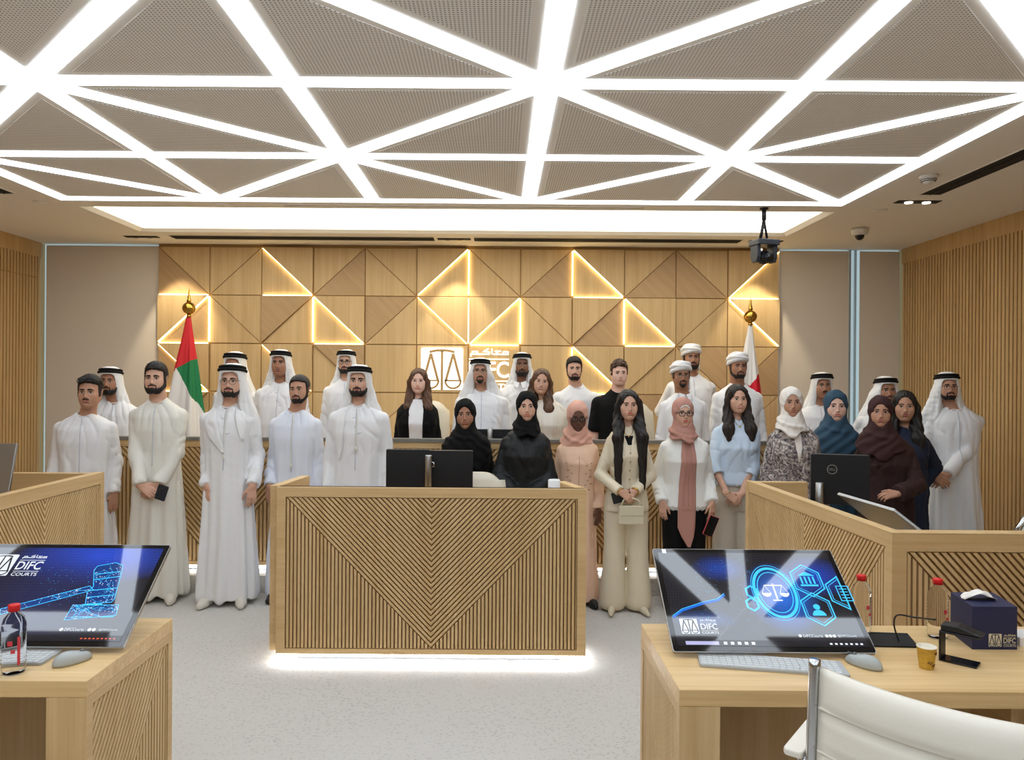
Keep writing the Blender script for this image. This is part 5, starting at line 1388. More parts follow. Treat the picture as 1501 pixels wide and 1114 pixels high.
        V, Q = G.mesh(); N = vnormals(V, Q); th_ = np.arctan2(V[:, 1]-.02, V[:, 0]); V = V+N*(np.sin(th_*26+V[:, 2]*12+wob(V, 9)*3)*.0022+wob(V*np.array([1, 1, .25]), 60)*.0022)[:, None]
        np_obj('hair', H(V), Q, hair, root)
    # ---------------- clothing
    def sleeves(G, r0, r1, r2, upto=1.0, cuff=.9, kk=.006):
        S_ = Fld(*G.a)
        for s in (-1, 1):
            S, E, Wt, d, n, ts, curl, kind = A[s]
            fd = (Wt-E)/np.linalg.norm(Wt-E)
            if upto >= 1.0:
                W2 = Wt-fd*.004; A_ = Fld(*G.a); A_.add(s_cone(S, E, r0, r1), .03); A_.add(s_cone(E, W2+fd*.05, r1, r2), .02)
                X, Yg, Z = A_.a[0][:, None, None], A_.a[1][None, :, None], A_.a[2][None, None, :]
                A_.F = np.maximum(A_.F, ((X-W2[0])*fd[0]+(Yg-W2[1])*fd[1]+(Z-W2[2])*fd[2]).astype(f32))
                S_.F = np.minimum(S_.F, A_.F)
            elif upto > .5:     # just past the elbow
                W2 = E+(Wt-E)*(upto-.5)*1.6; S_.add(s_cone(S, E, r0, r1), .03); S_.add(s_cone(E, W2, r1, r2), .02); S_.add(s_cone(W2+fd*(r2*.95), W2+fd*.2, r2*.95, r2), .004, 's')
            else:
                ud = (E-S)/np.linalg.norm(E-S); W2 = S+(E-S)*upto*2; S_.add(s_cone(S, W2, r0, r2), .03); S_.add(s_cone(W2+ud*(r2*1.0), W2+ud*.25, r2*.97, r2), .004, 's')
        G.F = smin(G.F, S_.F, kk)
    def gmesh(G, fold=0.0, wr=.0035, nf=8, seed=0):
        V, Q = G.mesh(); V = relax(V, Q, 1, .4); N = vnormals(V, Q); th_ = np.arctan2(V[:, 1]*1.5, V[:, 0]); z = V[:, 2]
        a = fold*np.clip((1.28-z)/1.0, 0, 1)**.8
        q = np.sin(nf*th_+wob(V*np.array([1, 1, .35]), 5, seed)*1.8+seed); q2 = np.sin((nf*1.9)*th_+2+seed*2+1.1*np.sin(z*2.5+seed))
        d = a*(.7*np.sign(q)*np.abs(q)**.8+.4*q2)
        side = np.clip((np.abs(V[:, 0])-.13)/.06, 0, 1)*np.clip((1.36-z)/.1, 0, 1)*np.clip((z-.75)/.1, 0, 1)
        m = np.clip(wob(V, 9, seed+3)+.35, 0, 1)
        sn = np.abs(np.sin(z*30-np.abs(V[:, 0])*26+V[:, 1]*24+wob(V, 12, seed)*1.5)); d = d-side*m*wr*1.6*(1-sn)**2.2
        chest = np.clip((z-.95)/.2, 0, 1)*np.clip((.19-np.abs(V[:, 0]))/.05, 0, 1)
        sn = np.abs(np.sin(np.abs(V[:, 0])*42+z*14+wob(V, 8, seed+1)*1.9)); d = d-chest*wr*1.7*(1-sn)**2.5*np.clip(wob(V, 7, seed+4)+.4, 0, 1)+wr*.22*wob(V, 16, seed+2)
        return V+N*d[:, None], Q
    def neckring(name, V, m, r):
        c0 = np.array([float(hc[0])*.6, .004]); rad = np.hypot(V[:, 0]-c0[0], V[:, 1]-c0[1]); an = np.arctan2(V[:, 1]-c0[1], V[:, 0]-c0[0]); P = []
        for a in np.linspace(-PI, PI, 29)[:-1]:
            dd = np.abs((an-a+PI) % (2*PI)-PI); q = np.where((dd < .22) & (rad < .095) & (V[:, 2] > 1.40))[0]
            if len(q): t_ = q[np.argsort(-V[q, 2])[:5]]; P.append(V[t_].mean(0))
        P = np.array(P)
        if len(P) < 12: return
        for _ in range(3): P = (np.roll(P, 1, 0)+P*2+np.roll(P, -1, 0))/4
        b = MB(); b.tube([tuple(q*k) for q in P], r*k, 7, closed=True); b.build(name, m, root)
    sd = len(PEOPLE); PEOPLE.append(root)
    gx = ax(-.37, .37, .0105); gy = ax(-.42, .22, .0105)
    cut_n = s_cone((0, -.012, 1.482), (float(hc[0]), -.03, 1.62), .0565 if sex == 'm' else .0445, .07)
    col = col or C_WHITE; bvh = None
    if outfit in ('kandura', 'abaya', 'gown'):
        hem = o.get('hem', .05); wide = o.get('wide', 1.0)
        tab = torso_tab(sex, w, belly)
        tab = [(z, a+(.0 if sex == 'm' else .012), b_+(.0 if sex == 'm' else .012), c) for z, a, b_, c in tab if z > .9]+[(.85, (.166 if sex == 'm' else .180)*w*wide, .126, 0), (.5, .188*w*wide, .136, 0), (.25, .205*w*wide, .146, .004), (hem, .216*w*wide, .152, .008), (hem-.012, .210*w*wide, .146, .008)]
        G = Fld(gx, gy, ax(hem-.03, 1.53, .0125)); G.add(s_loft(tab, 2.5 if sex == 'm' else 2.2), .01)
        if sex == 'm': sleeves(G, .055, .052, .049)
        else: sleeves(G, .052, .060, .064)
        if o.get('neck', 1): G.add(cut_n, .006, 's')
        V, Q = gmesh(G, o.get('fold', .019), .0072, 8, sd); g_ob = np_obj({'kandura': 'kandura', 'abaya': 'abaya', 'gown': 'gown'}[outfit], V*k, Q, col, root); bvh = front(V, Q)
        if outfit == 'kandura':
            z1 = 1.462
            ribbon('placket', bvh, [(0, z1), (.002, 1.25), (0, 1.0)], .0035, M_BAND if not o.get('collar') else col, root, k, .001)
            neckring('collar', V, col, .0052)
            if o.get('collar'):
                for s in (-1, 1):
                    b = MB(); b.add([(s*.004*k, -.076*k, 1.463*k), (s*.055*k, -.060*k, 1.478*k), (s*.052*k, -.085*k, 1.430*k), (s*.022*k, -.105*k, 1.412*k)], [(0, 1, 2, 3) if s < 0 else (3, 2, 1, 0)]); q = b.build('collar_point', col, root); m_ = q.modifiers.new('t', 'SOLIDIFY'); m_.thickness = .004
            if o.get('tassel'):
                z2 = 1.46-o['tassel']; ribbon('tassel', bvh, [(.006, z1), (.010, z1-.1), (.004, z2+.03), (.005, z2)], .0042, C_WARM, root, k, .006)
                b = MB(); b.ball((.005*k, fy(bvh, .005, z2, .01)*k, (z2-.01)*k), (.010, .008, .018), 10); b.build('tassel_knot', C_WARM, root)
            for i in range(o.get('btn', 3)):
                z = z1-.07-.075*i; b = MB(); b.ball((.002*k, fy(bvh, .002, z, .002)*k, z*k), (.005, .004, .005), 8); b.build('button', M_BAND, root)
            if o.get('emb'):     # small embroidery strokes on the chest
                for (x, z, dx_, dz_) in ((.012, 1.26, .028, .006), (-.010, 1.31, .016, -.003), (-.022, 1.37, .018, .004)):
                    ribbon('embroidery', bvh, [(x, z), (x+dx_, z+dz_)], .0025, M_BAND, root, k, .002)
            if o.get('pocket'):
                ribbon('pocket_seam', bvh, [(.03, 1.30), (.03, 1.20), (.11, 1.20), (.11, 1.30), (.03, 1.30)], .0018, col, root, k, .001)
    elif outfit in ('tee', 'blouse', 'jacket', 'shirt'):
        tab = torso_tab(sex, w, belly); lo = o.get('low', .80); ex = {'tee': .0, 'blouse': .012, 'jacket': .016, 'shirt': .006}[outfit]
        tab = [(z, a+ex*(1 if z < 1.44 else .3), b_+ex, c) for z, a, b_, c in tab if z > lo+.03]+[(lo+.02, (.178 if sex == 'f' else .184)*w+ex, .120+ex, .003), (lo, (.174 if sex == 'f' else .18)*w+ex, .115+ex, .003)]
        if o.get('nip'): tab = [(z, a*(1-.10*math.exp(-((z-1.08)/.09)**2)), b_*(1-.08*math.exp(-((z-1.08)/.09)**2)), c) for z, a, b_, c in tab]
        G = Fld(gx, gy, ax(lo-.04, 1.53, .0105)); G.add(s_loft(tab, 2.3), .01)
        sl = o.get('sleeve', 1.0); r = o.get('sr', (.052, .048, .043) if sex == 'f' else (.058, .054, .048)); sleeves(G, *r, upto=sl)
        G.add(cut_n, .006, 's')
        V, Q = gmesh(G, .0, o.get('wr', .0075), 8, sd); np_obj({'tee': 't_shirt'}.get(outfit, outfit), V*k, Q, col, root); bvh = front(V, Q)
        if outfit == 'tee':
            neckring('neckband', V, col, .0075)
        # lower half
        bm_ = o.get('bottom', C_BLACK); lr = o.get('leg', (.098, .080, .078)); z0_ = .02
        G = Fld(ax(-.26, .26, .011), ax(-.2, .2, .011), ax(-.01, lo+.15, .0125))
        G.add(s_loft([(lo+.12, .150*w, .104, .003), (lo+.02, .158*w, .108, .003), (.80, .165*w, .110, .005), (.74, .15*w, .10, .005)], 2.1), .01)
        for s in (-1, 1):
            G.add(s_cone((s*.082, .008, .80), (s*.092, .002, .46), lr[0], lr[1]), .025); G.add(s_cone((s*.092, .002, .46), (s*.104, .012, .02+lr[2]*.55), lr[1], lr[2]), .02)
            pass
        G.add(s_half((0, 0, -1), -.016), .004, 'i')
        V2, Q2 = gmesh(G, .0, .004, 8, sd+3); np_obj(o.get('bname', 'trousers'), V2*k, Q2, bm_, root)
    # ---------------- headwear
    if hat == 'ghutra':
        drop = .40+hatdrop; G = Fld(ax(-.25, .25, .0068), ax(-.21, .21, .0072), ax(-drop-.12, .16, .0072))
        wd = o.get('gw', 1.0)
        G.add(s_loft([(.136, .030, .040, .018), (.129, .056, .074, .016), (.112, .077, .099, .014), (.075, .0925, .117, .012), (.03, .097, .119, .018), (-.03, .104*wd, .110, .030), (-.10, .122*wd, .098, .046), (-.16, .142*wd, .094, .052), (-.22, .168*wd, .100, .056), (-.30, .190*wd, .106, .060), (-drop, .20*wd, .108, .064), (-drop-.04, .17*wd, .09, .07)], 2.15), .01)
        G.add(s_loft([(.066, .030, .10, -.13), (.060, .052, .125, -.13), (.045, .062, .135, -.13), (0, .0685, .138, -.13), (-.06, .0715, .140, -.13), (-.12, .0705, .150, -.13), (-.17, .074, .150, -.125), (-.24, .098, .140, -.125), (-.34, .13, .14, -.14), (-.7, .15, .14, -.15)], 2.3), .008, 's')
        V, Q = G.mesh(); N = vnormals(V, Q); th_ = np.arctan2(V[:, 1]-.02, V[:, 0]); am = np.clip((.03-V[:, 2])/.25, 0, 1)
        V = V+N*(am*(.0055*np.sin(th_*11+wob(V, 8, sd)*2+sd)+.003*np.sin(th_*21+sd))+wob(V, 22, sd)*.0022)[:, None]
        hs_ob = np_obj('headscarf', H(V), Q, C_GHUTRA, root)
        for rows in o.get('ends', ()): patch('headscarf_end', bvh, rows, .016, C_GHUTRA, hs_ob, k, n=10)
        b = MB(); tl = o.get('agal', -.10)
        for z, rx, ry in ((.079, .0945, .1185), (.101, .0865, .1095)):
            pts = [(rx*math.cos(2*PI*i/36), .013+ry*math.sin(2*PI*i/36), z+tl*(ry*math.sin(2*PI*i/36))) for i in range(36)]
            b.tube([tuple(q) for q in H(pts)], .0118*hs, 8, closed=True)
        b.build('head_cord', C_AGAL, root)
    if hat == 'turban':
        G = Fld(ax(-.16, .16, .0055), ax(-.17, .18, .0055), ax(-.16, .18, .0055)); G.add(s_ell((0, .014, .075), (.088, .108, .066)), .01)
        for i, (z, rx, ry, tx, ty, r) in enumerate(((.050, .082, .105, .22, -.30, .020), (.070, .086, .108, -.20, -.26, .021), (.088, .078, .098, .16, -.32, .021), (.104, .064, .082, -.12, -.24, .020))):
            n_ = 26
            for j in range(n_):
                a, c = 2*PI*j/n_, 2*PI*(j+1)/n_
                G.add(s_cone((rx*math.cos(a), .013+ry*math.sin(a), z+.06*tx*math.cos(a)+.09*ty*math.sin(a)), (rx*math.cos(c), .013+ry*math.sin(c), z+.06*tx*math.cos(c)+.09*ty*math.sin(c)), r, r), .006)
        if o.get('tail'): s = o['tail']; G.add(s_cone((s*.085, .05, .03), (s*.092, .045, -.12), .026, .022, ((1, 0, 0), .5)), .01)
        V, Q = G.mesh(); N = vnormals(V, Q); V = V+N*(np.sin(V[:, 2]*260+np.arctan2(V[:, 1], V[:, 0])*2)*.0012+wob(V, 30, sd)*.0015)[:, None]; np_obj('turban', H(V), Q, C_GHUTRA, root)
    if hat == 'hijab':
        hm = col2 or C_BLACK; dl = o.get('drape', .36); G = Fld(ax(-.24, .24, .0066), ax(-.24, .22, .0070), ax(-dl-.10, .16, .0070)); dw = o.get('dw', 1.0)
        G.add(s_ell((0, .016, .034), (.0905, .111, .102)), .01); G.add(s_cone((0, -.006, -.02), (0, -.038, -.082), .083, .062), .03); G.add(s_cone((0, .004, -.09), (0, .012, -.20), .080, .105), .03)
        G.add(s_loft([(-.05, .060, .066, -.004), (-.09, .080, .088, .0), (-.14, .106, .104, .002), (-.19, .140*dw, .118, .002), (-.25, .168*dw, .132, 0), (-.33, .184*dw, .140, -.002), (-dl, .185*dw, .140, -.002), (-dl-.03, .16*dw, .12, 0)], 2.1), .02)
        Xg, Zg = G.a[0][:, None, None], G.a[2][None, None, :]; G.F = np.maximum(G.F, (-dl+3.2*Xg*Xg+.02*np.sin(Xg*40+sd)-Zg).astype(f32))
        cc = o.get('hcut', .0)
        if cc: G.add(s_half((cc, -.55, -1), dl*.86), .02, 'i')
        for j, (z, r_, tx) in enumerate(((-.165, .106, -.10),)):
            for i in range(16):
                a, c = 2*PI*i/16, 2*PI*(i+1)/16; P1 = lambda q: (r_*math.cos(q), -.006+r_*1.02*math.sin(q), z+tx*.18*math.cos(q)+.030*math.sin(q)); G.add(s_cone(P1(a), P1(c), .0115, .0115), .016)
        G.add(s_ell((0, -.104, -.023), (.0590, .078, .0945)), .007, 's')
        V, Q = G.mesh(); N = vnormals(V, Q); am = np.clip((-.08-V[:, 2])/.1, 0, 1); ph = V[:, 2]*70+V[:, 0]*o.get('slant', 38)+wob(V, 9, sd)*1.8
        V = V+N*(am*.0042*np.sin(ph)+.0016*(1-am)*np.sin(np.arctan2(V[:, 2], V[:, 0])*9+V[:, 1]*60+sd)+wob(V, 24, sd)*.002)[:, None]; np_obj('hijab', H(V), Q, hm, root)
        if o.get('under'):
            b = MB(); pts = [(.052*math.cos(a), 0, -.023+.088*math.sin(a)) for a in np.linspace(.75, PI-.75, 14)]; x = np.array([q[0] for q in pts]); z = np.array([q[2] for q in pts]); b.tube([tuple(q) for q in H(hproj(x, z, .002))], .0075*hs, 6); b.build('undercap', C_WARM, root)
    # ---------------- glasses
    if glasses:
        gm = M_FRAME if glasses == 'thick' else M_WIRE; r_ = .0026 if glasses == 'thick' else .0014; b = MB()
        for s in (-1, 1):
            pts = [(s*.0315+.0235*math.copysign(abs(math.cos(a))**.75, math.cos(a)), -.1075+.010*abs((s*.0315+.0235*math.cos(a))/.055)**2, -.003+.0180*math.copysign(abs(math.sin(a))**.75, math.sin(a))) for a in np.linspace(0, 2*PI, 25)[:-1]]
            b.tube([tuple(q) for q in H(pts)], r_*hs, 6, closed=True)
            b.tube([tuple(q) for q in H([(s*.055, -.098, .006), (s*.072, -.07, .005), (s*.083, .005, .0)])], r_*hs, 6)
        b.tube([tuple(q) for q in H([(-.009, -.108, .003), (0, -.1105, .005), (.009, -.108, .003)])], r_*hs, 6); b.build('glasses', gm, root)
    # ---------------- shoes
    if shoes is not None:
        for s in (-1, 1):
            G = Fld(ax(-.08, .08, .0075), ax(-.24, .12, .0075), ax(-.02, .13, .0075)); tp = o.get('toe', 1.0)
            G.add(s_cone((0, .045, .042), (0, -.10, .034), .040, .037*tp), .02); G.add(s_cone((0, -.10, .034), (0, -.15-.03*(1-tp), .026), .036*tp, .026*tp), .02); G.add(s_cone((0, .04, .06), (0, .03, .11), .042, .040), .02); G.add(s_half((0, 0, -1), -.004), .004, 'i')
            V, Q = G.mesh(); V = V+np.array([s*(o.get('stance', .105)), -.03, 0]); a = s*.22; c_, s_ = math.cos(a), math.sin(a); x0 = s*o.get('stance', .105)
            V = np.stack([x0+(V[:, 0]-x0)*c_-(V[:, 1])*s_*1.0, (V[:, 0]-x0)*s_+V[:, 1]*c_, V[:, 2]], 1); np_obj('shoe', V*k, Q, shoes, root)
    def H1(p): return tuple(H(np.array([p], float))[0])
    root_info = dict(root=root, k=k, H=H, H1=H1, hproj=hproj, bvh=bvh, A=A, loc=loc, hs=hs, pos=Vector((pb.x, Y, base)), yaw=yaw, hsc=hsc, hc=hc)
    return root_info
def held(info, p, fwd=(0, 0, 0)):
    """world point of a canonical local point of a person"""
    v = Vector([float(c)*info['k'] for c in p]); v.rotate(Euler((0, 0, info['yaw']))); return info['pos']+v
# ================================================================ THE GROUP
D = STEP_H
WS = mat('shoe_white', (214, 208, 196), .6); BS = mat('shoe_black', (24, 24, 26), .4)
p1 = person('person with sunglasses pushed up on black hair in white kandura behind the left counter', 133, 546, 597, 5.5, bx=125, sk='mid', face='m3', head='short', beard='mous', w=1.18, yaw=.18, arms=('hang', 'hang'), extra=.035, brow=1.3, shoes=WS)
b = MB(); H = p1['H']
for s in (-1, 1):
    pts = [(s*.032+.026*math.cos(a), -.085+.02*math.sin(a)*-1, .098+.012*math.sin(a)) for a in np.linspace(0, 2*PI, 19)[:-1]]; b.tube([tuple(q) for q in H(pts)], .0035, 6, closed=True)
    b.prism([(s*.032+.024*math.cos(a), .018*math.sin(a)) for a in np.linspace(0, 2*PI, 15)[:-1]], -.001, .001, Matrix.Translation(p1['H1']((0, -.085, .100))) @ Matrix.Rotation(1.2, 4, 'X'))
    b.tube([tuple(q) for q in H([(s*.058, -.085, .098), (s*.084, -.04, .085), (s*.088, .03, .06)])], .003, 6)
b.tube([tuple(q) for q in H([(-.008, -.087, .10), (.008, -.087, .10)])], .003, 6); b.build('sunglasses', M_FRAME, p1['root'])
person('bearded person in white headscarf half hidden behind the man with sunglasses on his hair', 163, 537, 578, 6.3, bx=170, sk='tan', face='m2', head=None, beard='full', hat='ghutra', arms='back', lod=0, yaw=.15, extra=.02)
p3 = person('bare-headed person with full black beard in cream white kandura clasping a phone', 230, 529, 576, 5.45, bx=232, sk='light', face='m3', head='short', beard='full', col=C_WARM, yaw=.12, arms=(('clasp', 217, 720, -.20),)*2, shoes=WS, o=dict(emb=0, tassel=0), brow=1.5, extra=.026)
p4 = person('person with round glasses, white headscarf crossed over the chest, hands at sides', 341, 532, 582, 5.38, bx=335, sk='light', face='m1', head=None, beard='short', hat='ghutra', glasses='wire', smile=.5, yaw=.08, shoes=WS, arms=(('hang', 303, 712, -.085), ('hang', 370, 712, -.085)), o=dict(tassel=.36, ends=([(1.43, -.115, -.065), (1.39, -.150, -.062), (1.32, -.155, -.045), (1.24, -.12, -.02), (1.18, -.06, -.004), (1.13, -.012, .004)], [(1.43, .065, .115), (1.39, .065, .145), (1.30, .09, .150), (1.22, .115, .145)]), btn=2, emb=1, agal=-.12))
person('person whose headscarf and eyes show just above the man with round glasses', 345, 515, 556, 6.9, base=D, sk='tan', face='m2', head=None, beard='short', hat='ghutra', arms='back', lod=0)
person('clean-shaven person in white headscarf with heavy brows, standing in the back row', 412, 512, 550.5, 6.6, base=D, sk='tan', face='m3', head=None, hat='ghutra', w=1.15, belly=.03, arms='hang', lod=0, brow=1.3, o=dict(gw=1.05, emb=1))
p7 = person('bare-headed person with short beard in bluish white kandura and black shoes', 440, 547, 591, 5.5, bx=433, sk='mid', face='m2', head='fade', beard='short', col=C_BLUEW, shoes=BS, extra=.024, arms=(('hang', 395, 712, -.08), 'hang'), roll=-.05, hyaw=-.1, o=dict(tassel=.40, btn=3), w=.95)
person('back-row person with thick glasses and black beard in white headscarf', 508, 513, 547, 6.75, base=D, sk='light', face='m1', head=None, beard='full', hat='ghutra', glasses='thick', arms='hang', lod=0)
p9 = person('bearded person in white headscarf directly behind the left end of the clerk desk', 527, 534, 580, 5.32, bx=526, sk='light', face='m1', head=None, beard='full', hat='ghutra', smile=.2, w=1.06, arms='hang', brow=1.4, shoes=WS, o=dict(ends=([(1.43, -.12, -.07), (1.38, -.150, -.075), (1.25, -.158, -.085), (1.15, -.145, -.092), (1.08, -.125, -.11)],), tassel=.30, emb=1, btn=2))
p10 = person('woman with brown hair in black blazer over white top behind the bench', 614, 541, 576, 6.3, base=D, bx=612, sex='f', sk='fair', face='f2', head='long', hair=H_BROWN, outfit='jacket', col=C_BLACK, smile=.4, arms='hang', lod=0, brow=.8, o=dict(hairlen=.26, hairfront=.1, partx=.01), extra=.022, w=1.1)
patch('inner_top', p10['bvh'], [(1.478, -.046, .046), (1.44, -.058, .058), (1.38, -.068, .068), (1.2, -.062, .062), (.95, -.055, .055), (.85, -.05, .05)], .004, C_WHITE, p10['root'], p10['k'])
for s in (-1, 1): patch('lapel', p10['bvh'], [(1.455, *sorted((s*.05, s*.062))), (1.36, *sorted((s*.064, s*.115))), (1.30, *sorted((s*.066, s*.10))), (1.10, *sorted((s*.064, s*.072)))], .007, C_BLACK, p10['root'], p10['k'], n=4)
person('person with thin glasses and goatee in wide white headscarf beside the wall sign', 704, 525, 562, 6.2, base=D, bx=706, sk='mid', face='m3', head=None, beard='goatee', hat='ghutra', glasses='wire', w=1.12, belly=.03, arms=('hang', 'hang'), lod=0, o=dict(gw=1.25, pocket=1), hatdrop=.02)
person('bearded person in white headscarf and pointed collar beside the wall lettering', 765, 517, 551, 6.8, base=D, bx=762, sk='brown', face='m2', head=None, beard='full', hat='ghutra', arms='back', lod=0, o=dict(collar=1, gw=1.05))
p13 = person('smiling woman with long brown hair in cream blazer behind the bench', 793, 543, 577, 6.2, base=D, bx=802, sex='f', sk='light', face='f2', head='long', hair=H_BROWN, outfit='jacket', col=cloth('cream', (222, 214, 198)), smile=1.0, roll=.10, arms='hang', lod=0, brow=.9, o=dict(hairlen=.27, hairfront=.5), w=1.05)
patch('inner_top', p13['bvh'], [(1.42, -.05, .05), (1.30, -.05, .05), (1.0, -.03, .03)], .004, cloth('ivory', (226, 220, 208)), p13['root'], p13['k'])
for s in (-1, 1): patch('lapel', p13['bvh'], [(1.45, *sorted((s*.045, s*.060))), (1.36, *sorted((s*.052, s*.11))), (1.28, *sorted((s*.05, s*.09))), (1.05, *sorted((s*.032, s*.045)))], .007, MATS['cloth_cream'], p13['root'], p13['k'], n=4)
p14 = person('woman in black hijab and plain black abaya behind the clerk desk monitors', 682, 583, 628, 5.42, bx=684, sex='f', sk='tan', face='f1', head=None, hat='hijab', outfit='abaya', col=C_BLACK, smile=.3, arms='hang', brow=1.3, roll=-.04, o=dict(drape=.46, dw=1.2, slant=60, neck=0), w=1.28, extra=.022)
p15 = person('woman in black hijab and coat-style black abaya beside the white cup', 772, 575, 616.5, 5.28, bx=771, sex='f', sk='light', face='f1', head=None, hat='hijab', outfit='abaya', col=C_GREEN_BLACK, arms=(('clasp', 768, 735, -.18),)*2, brow=1.3, o=dict(drape=.24, dw=.80, neck=0), w=1.14, extra=.022)
for s in (-1, 1): patch('lapel', p15['bvh'], [(1.42, *sorted((s*.05, s*.085))), (1.33, *sorted((s*.02, s*.12))), (1.27, *sorted((s*.012, s*.085))), (1.16, *sorted((s*.002, s*.012)))], .007, C_GREEN_BLACK, p15['root'], p15['k'], n=4)
C_PEACH = cloth('peach', (231, 195, 167)); C_PINKH = cloth('peach_hijab', (210, 160, 141))
p16 = person('woman with dark glasses in peach hijab and embroidered peach gown', 846, 587, 630, 5.42, bx=847, sex='f', sk='dark', face='f2', head=None, hat='hijab', glasses='thick', outfit='gown', col=C_PEACH, col2=C_PINKH, pitch=.22, arms=('hang', 'hang'), shoes=BS, o=dict(drape=.30, dw=.9, slant=-50, neck=0, hcut=.25, wide=.86, fold=.012), extra=.022)
emb = mat('embroidery_gold', (172, 138, 104), .5)
for s in (-1, 1):
    for i, (x, z) in enumerate(((.06, 1.22), (.085, 1.19), (.055, 1.15), (.09, 1.13), (.07, 1.09), (.10, 1.07), (.05, 1.05), (.08, 1.02), (.10, 1.24))):
        ribbon('embroidery', p16['bvh'], [(s*x, z), (s*(x+.010), z-.010), (s*(x+.018), z-.002)] if i % 2 else [(s*x, z), (s*(x+.012), z+.012)], .0035, emb, p16['root'], p16['k'], .002)
ribbon('front_seam', p16['bvh'], [(0, 1.30), (0, .95)], .0022, emb, p16['root'], p16['k'], .001)
p17 = person('young man with short black beard in white T-shirt right of the wall lettering', 841, 522, 557.5, 6.7, base=D, bx=845, sk='light', face='m2', head='short', beard='short', outfit='tee', col=C_WHITE, arms='hang', lod=0, brow=1.3, o=dict(sleeve=.44, sr=(.066, .07, .066), bottom=C_BLACK), extra=.026)
p18 = person('young man with curly brown hair in black T-shirt, bare arms', 907, 529, 564.5, 6.4, base=D, bx=905, sk='fair', face='m1', head='curly', hair=H_CURL, outfit='tee', col=C_BLACK, arms='hang', lod=0, brow=.9, o=dict(sleeve=.40, sr=(.068, .07, .068)), extra=.03, w=1.05, smile=.2)
person('bearded person in white turban standing highest of the turbaned men', 1012, 505, 541, 7.1, base=D, bx=1014, sk='tan', face='m2', head='fade', beard='full', hat='turban', arms='back', lod=0, o=dict(tail=1), extra=.022, w=1.08)
person('person with glasses and moustache in white turban and collared white kandura', 997, 531, 568, 6.2, base=D, bx=1002, sk='tan', face='m1', head='fade', beard='goatee', hat='turban', glasses='wire', arms='hang', lod=0, o=dict(tail=1, collar=1), extra=.022, w=.98)
person('smiling person in white turban with thin beard in front of the white and red flag', 1080, 517, 555, 6.4, base=D, bx=1082, sk='tan', face='m1', head='fade', beard='short', hat='turban', smile=1.0, arms='hang', lod=0, w=1.05, extra=.022)
C_SUIT = cloth('cream_suit', (220, 208, 182), .55)
p22 = person('woman with very long black hair in cream suit holding a small bag', 920, 570, 614.5, 5.26, bx=919, sex='f', sk='light', face='f1', head='long', hair=H_BLACK, outfit='jacket', col=C_SUIT, arms=(('clasp', 921, 729, -.20),)*2, brow=1.3, w=.9, shoes=mat('shoe_cream', (214, 202, 176), .5), o=dict(hairlen=.66, hairfront=1.0, bottom=C_SUIT, leg=(.096, .082, .106), low=.80, nip=1, toe=.6, sr=(.050, .046, .043), partx=.0), extra=.02)
patch('inner_top', p22['bvh'], [(1.40, -.035, .045), (1.33, -.012, .016)], .003, C_BLACK, p22['root'], p22['k'])
for s in (-1, 1): patch('shirt_collar', p22['bvh'], [(1.46, *sorted((s*.040, s*.062))), (1.40, *sorted((s*.035, s*.088))), (1.35, *sorted((s*.018, s*.05)))], .007, C_SUIT, p22['root'], p22['k'], n=4)
for z in (1.27, 1.20, 1.13, 1.06, .99): b = MB(); b.ball((.004*p22['k'], fy(p22['bvh'], .004, z, .003)*p22['k'], z*p22['k']), .0055, 8); b.build('button', emb, p22['root'])
ribbon('front_seam', p22['bvh'], [(.01, 1.33), (.008, .82)], .002, C_SUIT, p22['root'], p22['k'], .001)
M_GOLD = mat('jewel_gold', (214, 170, 90), .2, 1.0)
def bracelet(info, s, name='bracelet', m=M_GOLD, r=.029, off=.0, th=.004):
    S, E, Wt, d, *_ = info['A'][s]; fd = Vector((Wt-E)).normalized(); c = Vector(Wt)+fd*off; u = fd.orthogonal().normalized(); v = fd.cross(u); k = info['k']
    b = MB(); b.tube([tuple((c+(u*math.cos(a)+v*math.sin(a))*r)*k) for a in np.linspace(0, 2*PI, 17)[:-1]], th, 6, closed=True); return b.build(name, m, info['root'])
bracelet(p22, -1); bracelet(p22, 1, 'watch', th=.006)
def necklace(info, w=.05, z=1.415, drop=.03, m=M_GOLD):
    k = info['k']; b = MB(); P = []
    for a in np.linspace(-1, 1, 15): x = a*w; zz = z-drop+(drop+.03)*a*a; P.append((x*k, -.088*k if info['bvh'] is None else fy(info['bvh'], x, zz, .003)*k, zz*k))
    b.tube(P, .0016, 5); b.ball((0, P[7][1]-.004, P[7][2]-.006), (.007, .003, .006), 10); return b.build('necklace', m, info['root'])
necklace(p22, .045, 1.43)
C_BLOUSE = cloth('blouse_white', (230, 230, 226)); C_ROSE = cloth('rose_hijab', (180, 132, 119))
p23 = person('woman with black glasses in dusty rose hijab over white lace-hem blouse', 1000, 582, 625.5, 5.34, bx=1004, sex='f', sk='light', face='f2', head=None, hat='hijab', glasses='thick', outfit='blouse', col=C_BLOUSE, col2=C_ROSE, arms=(('hang', 971, 737, -.08), ('hang', 1044, 737, -.08)), smile=.4, w=1.12, shoes=BS, o=dict(drape=.235, dw=.72, under=1, low=.84, bottom=C_BLACK, leg=(.105, .085, .080), sr=(.064, .064, .052)), extra=.022)
patch('scarf_tail', p23['bvh'], [(1.40, -.045, .055), (1.30, -.062, .062), (1.0, -.075, .068), (.86, -.085, .065), (.70, -.085, .06), (.62, -.05, .05), (.54, -.002, .025)], .016, C_ROSE, p23['root'], p23['k'], n=10)
for x in (-.035, .0, .03): ribbon('scarf_fold', p23['bvh'], [(x*.6, 1.38), (x, 1.05), (x*1.15, .88)], .0045, C_ROSE, p23['root'], p23['k'], .018)
lace = MB()
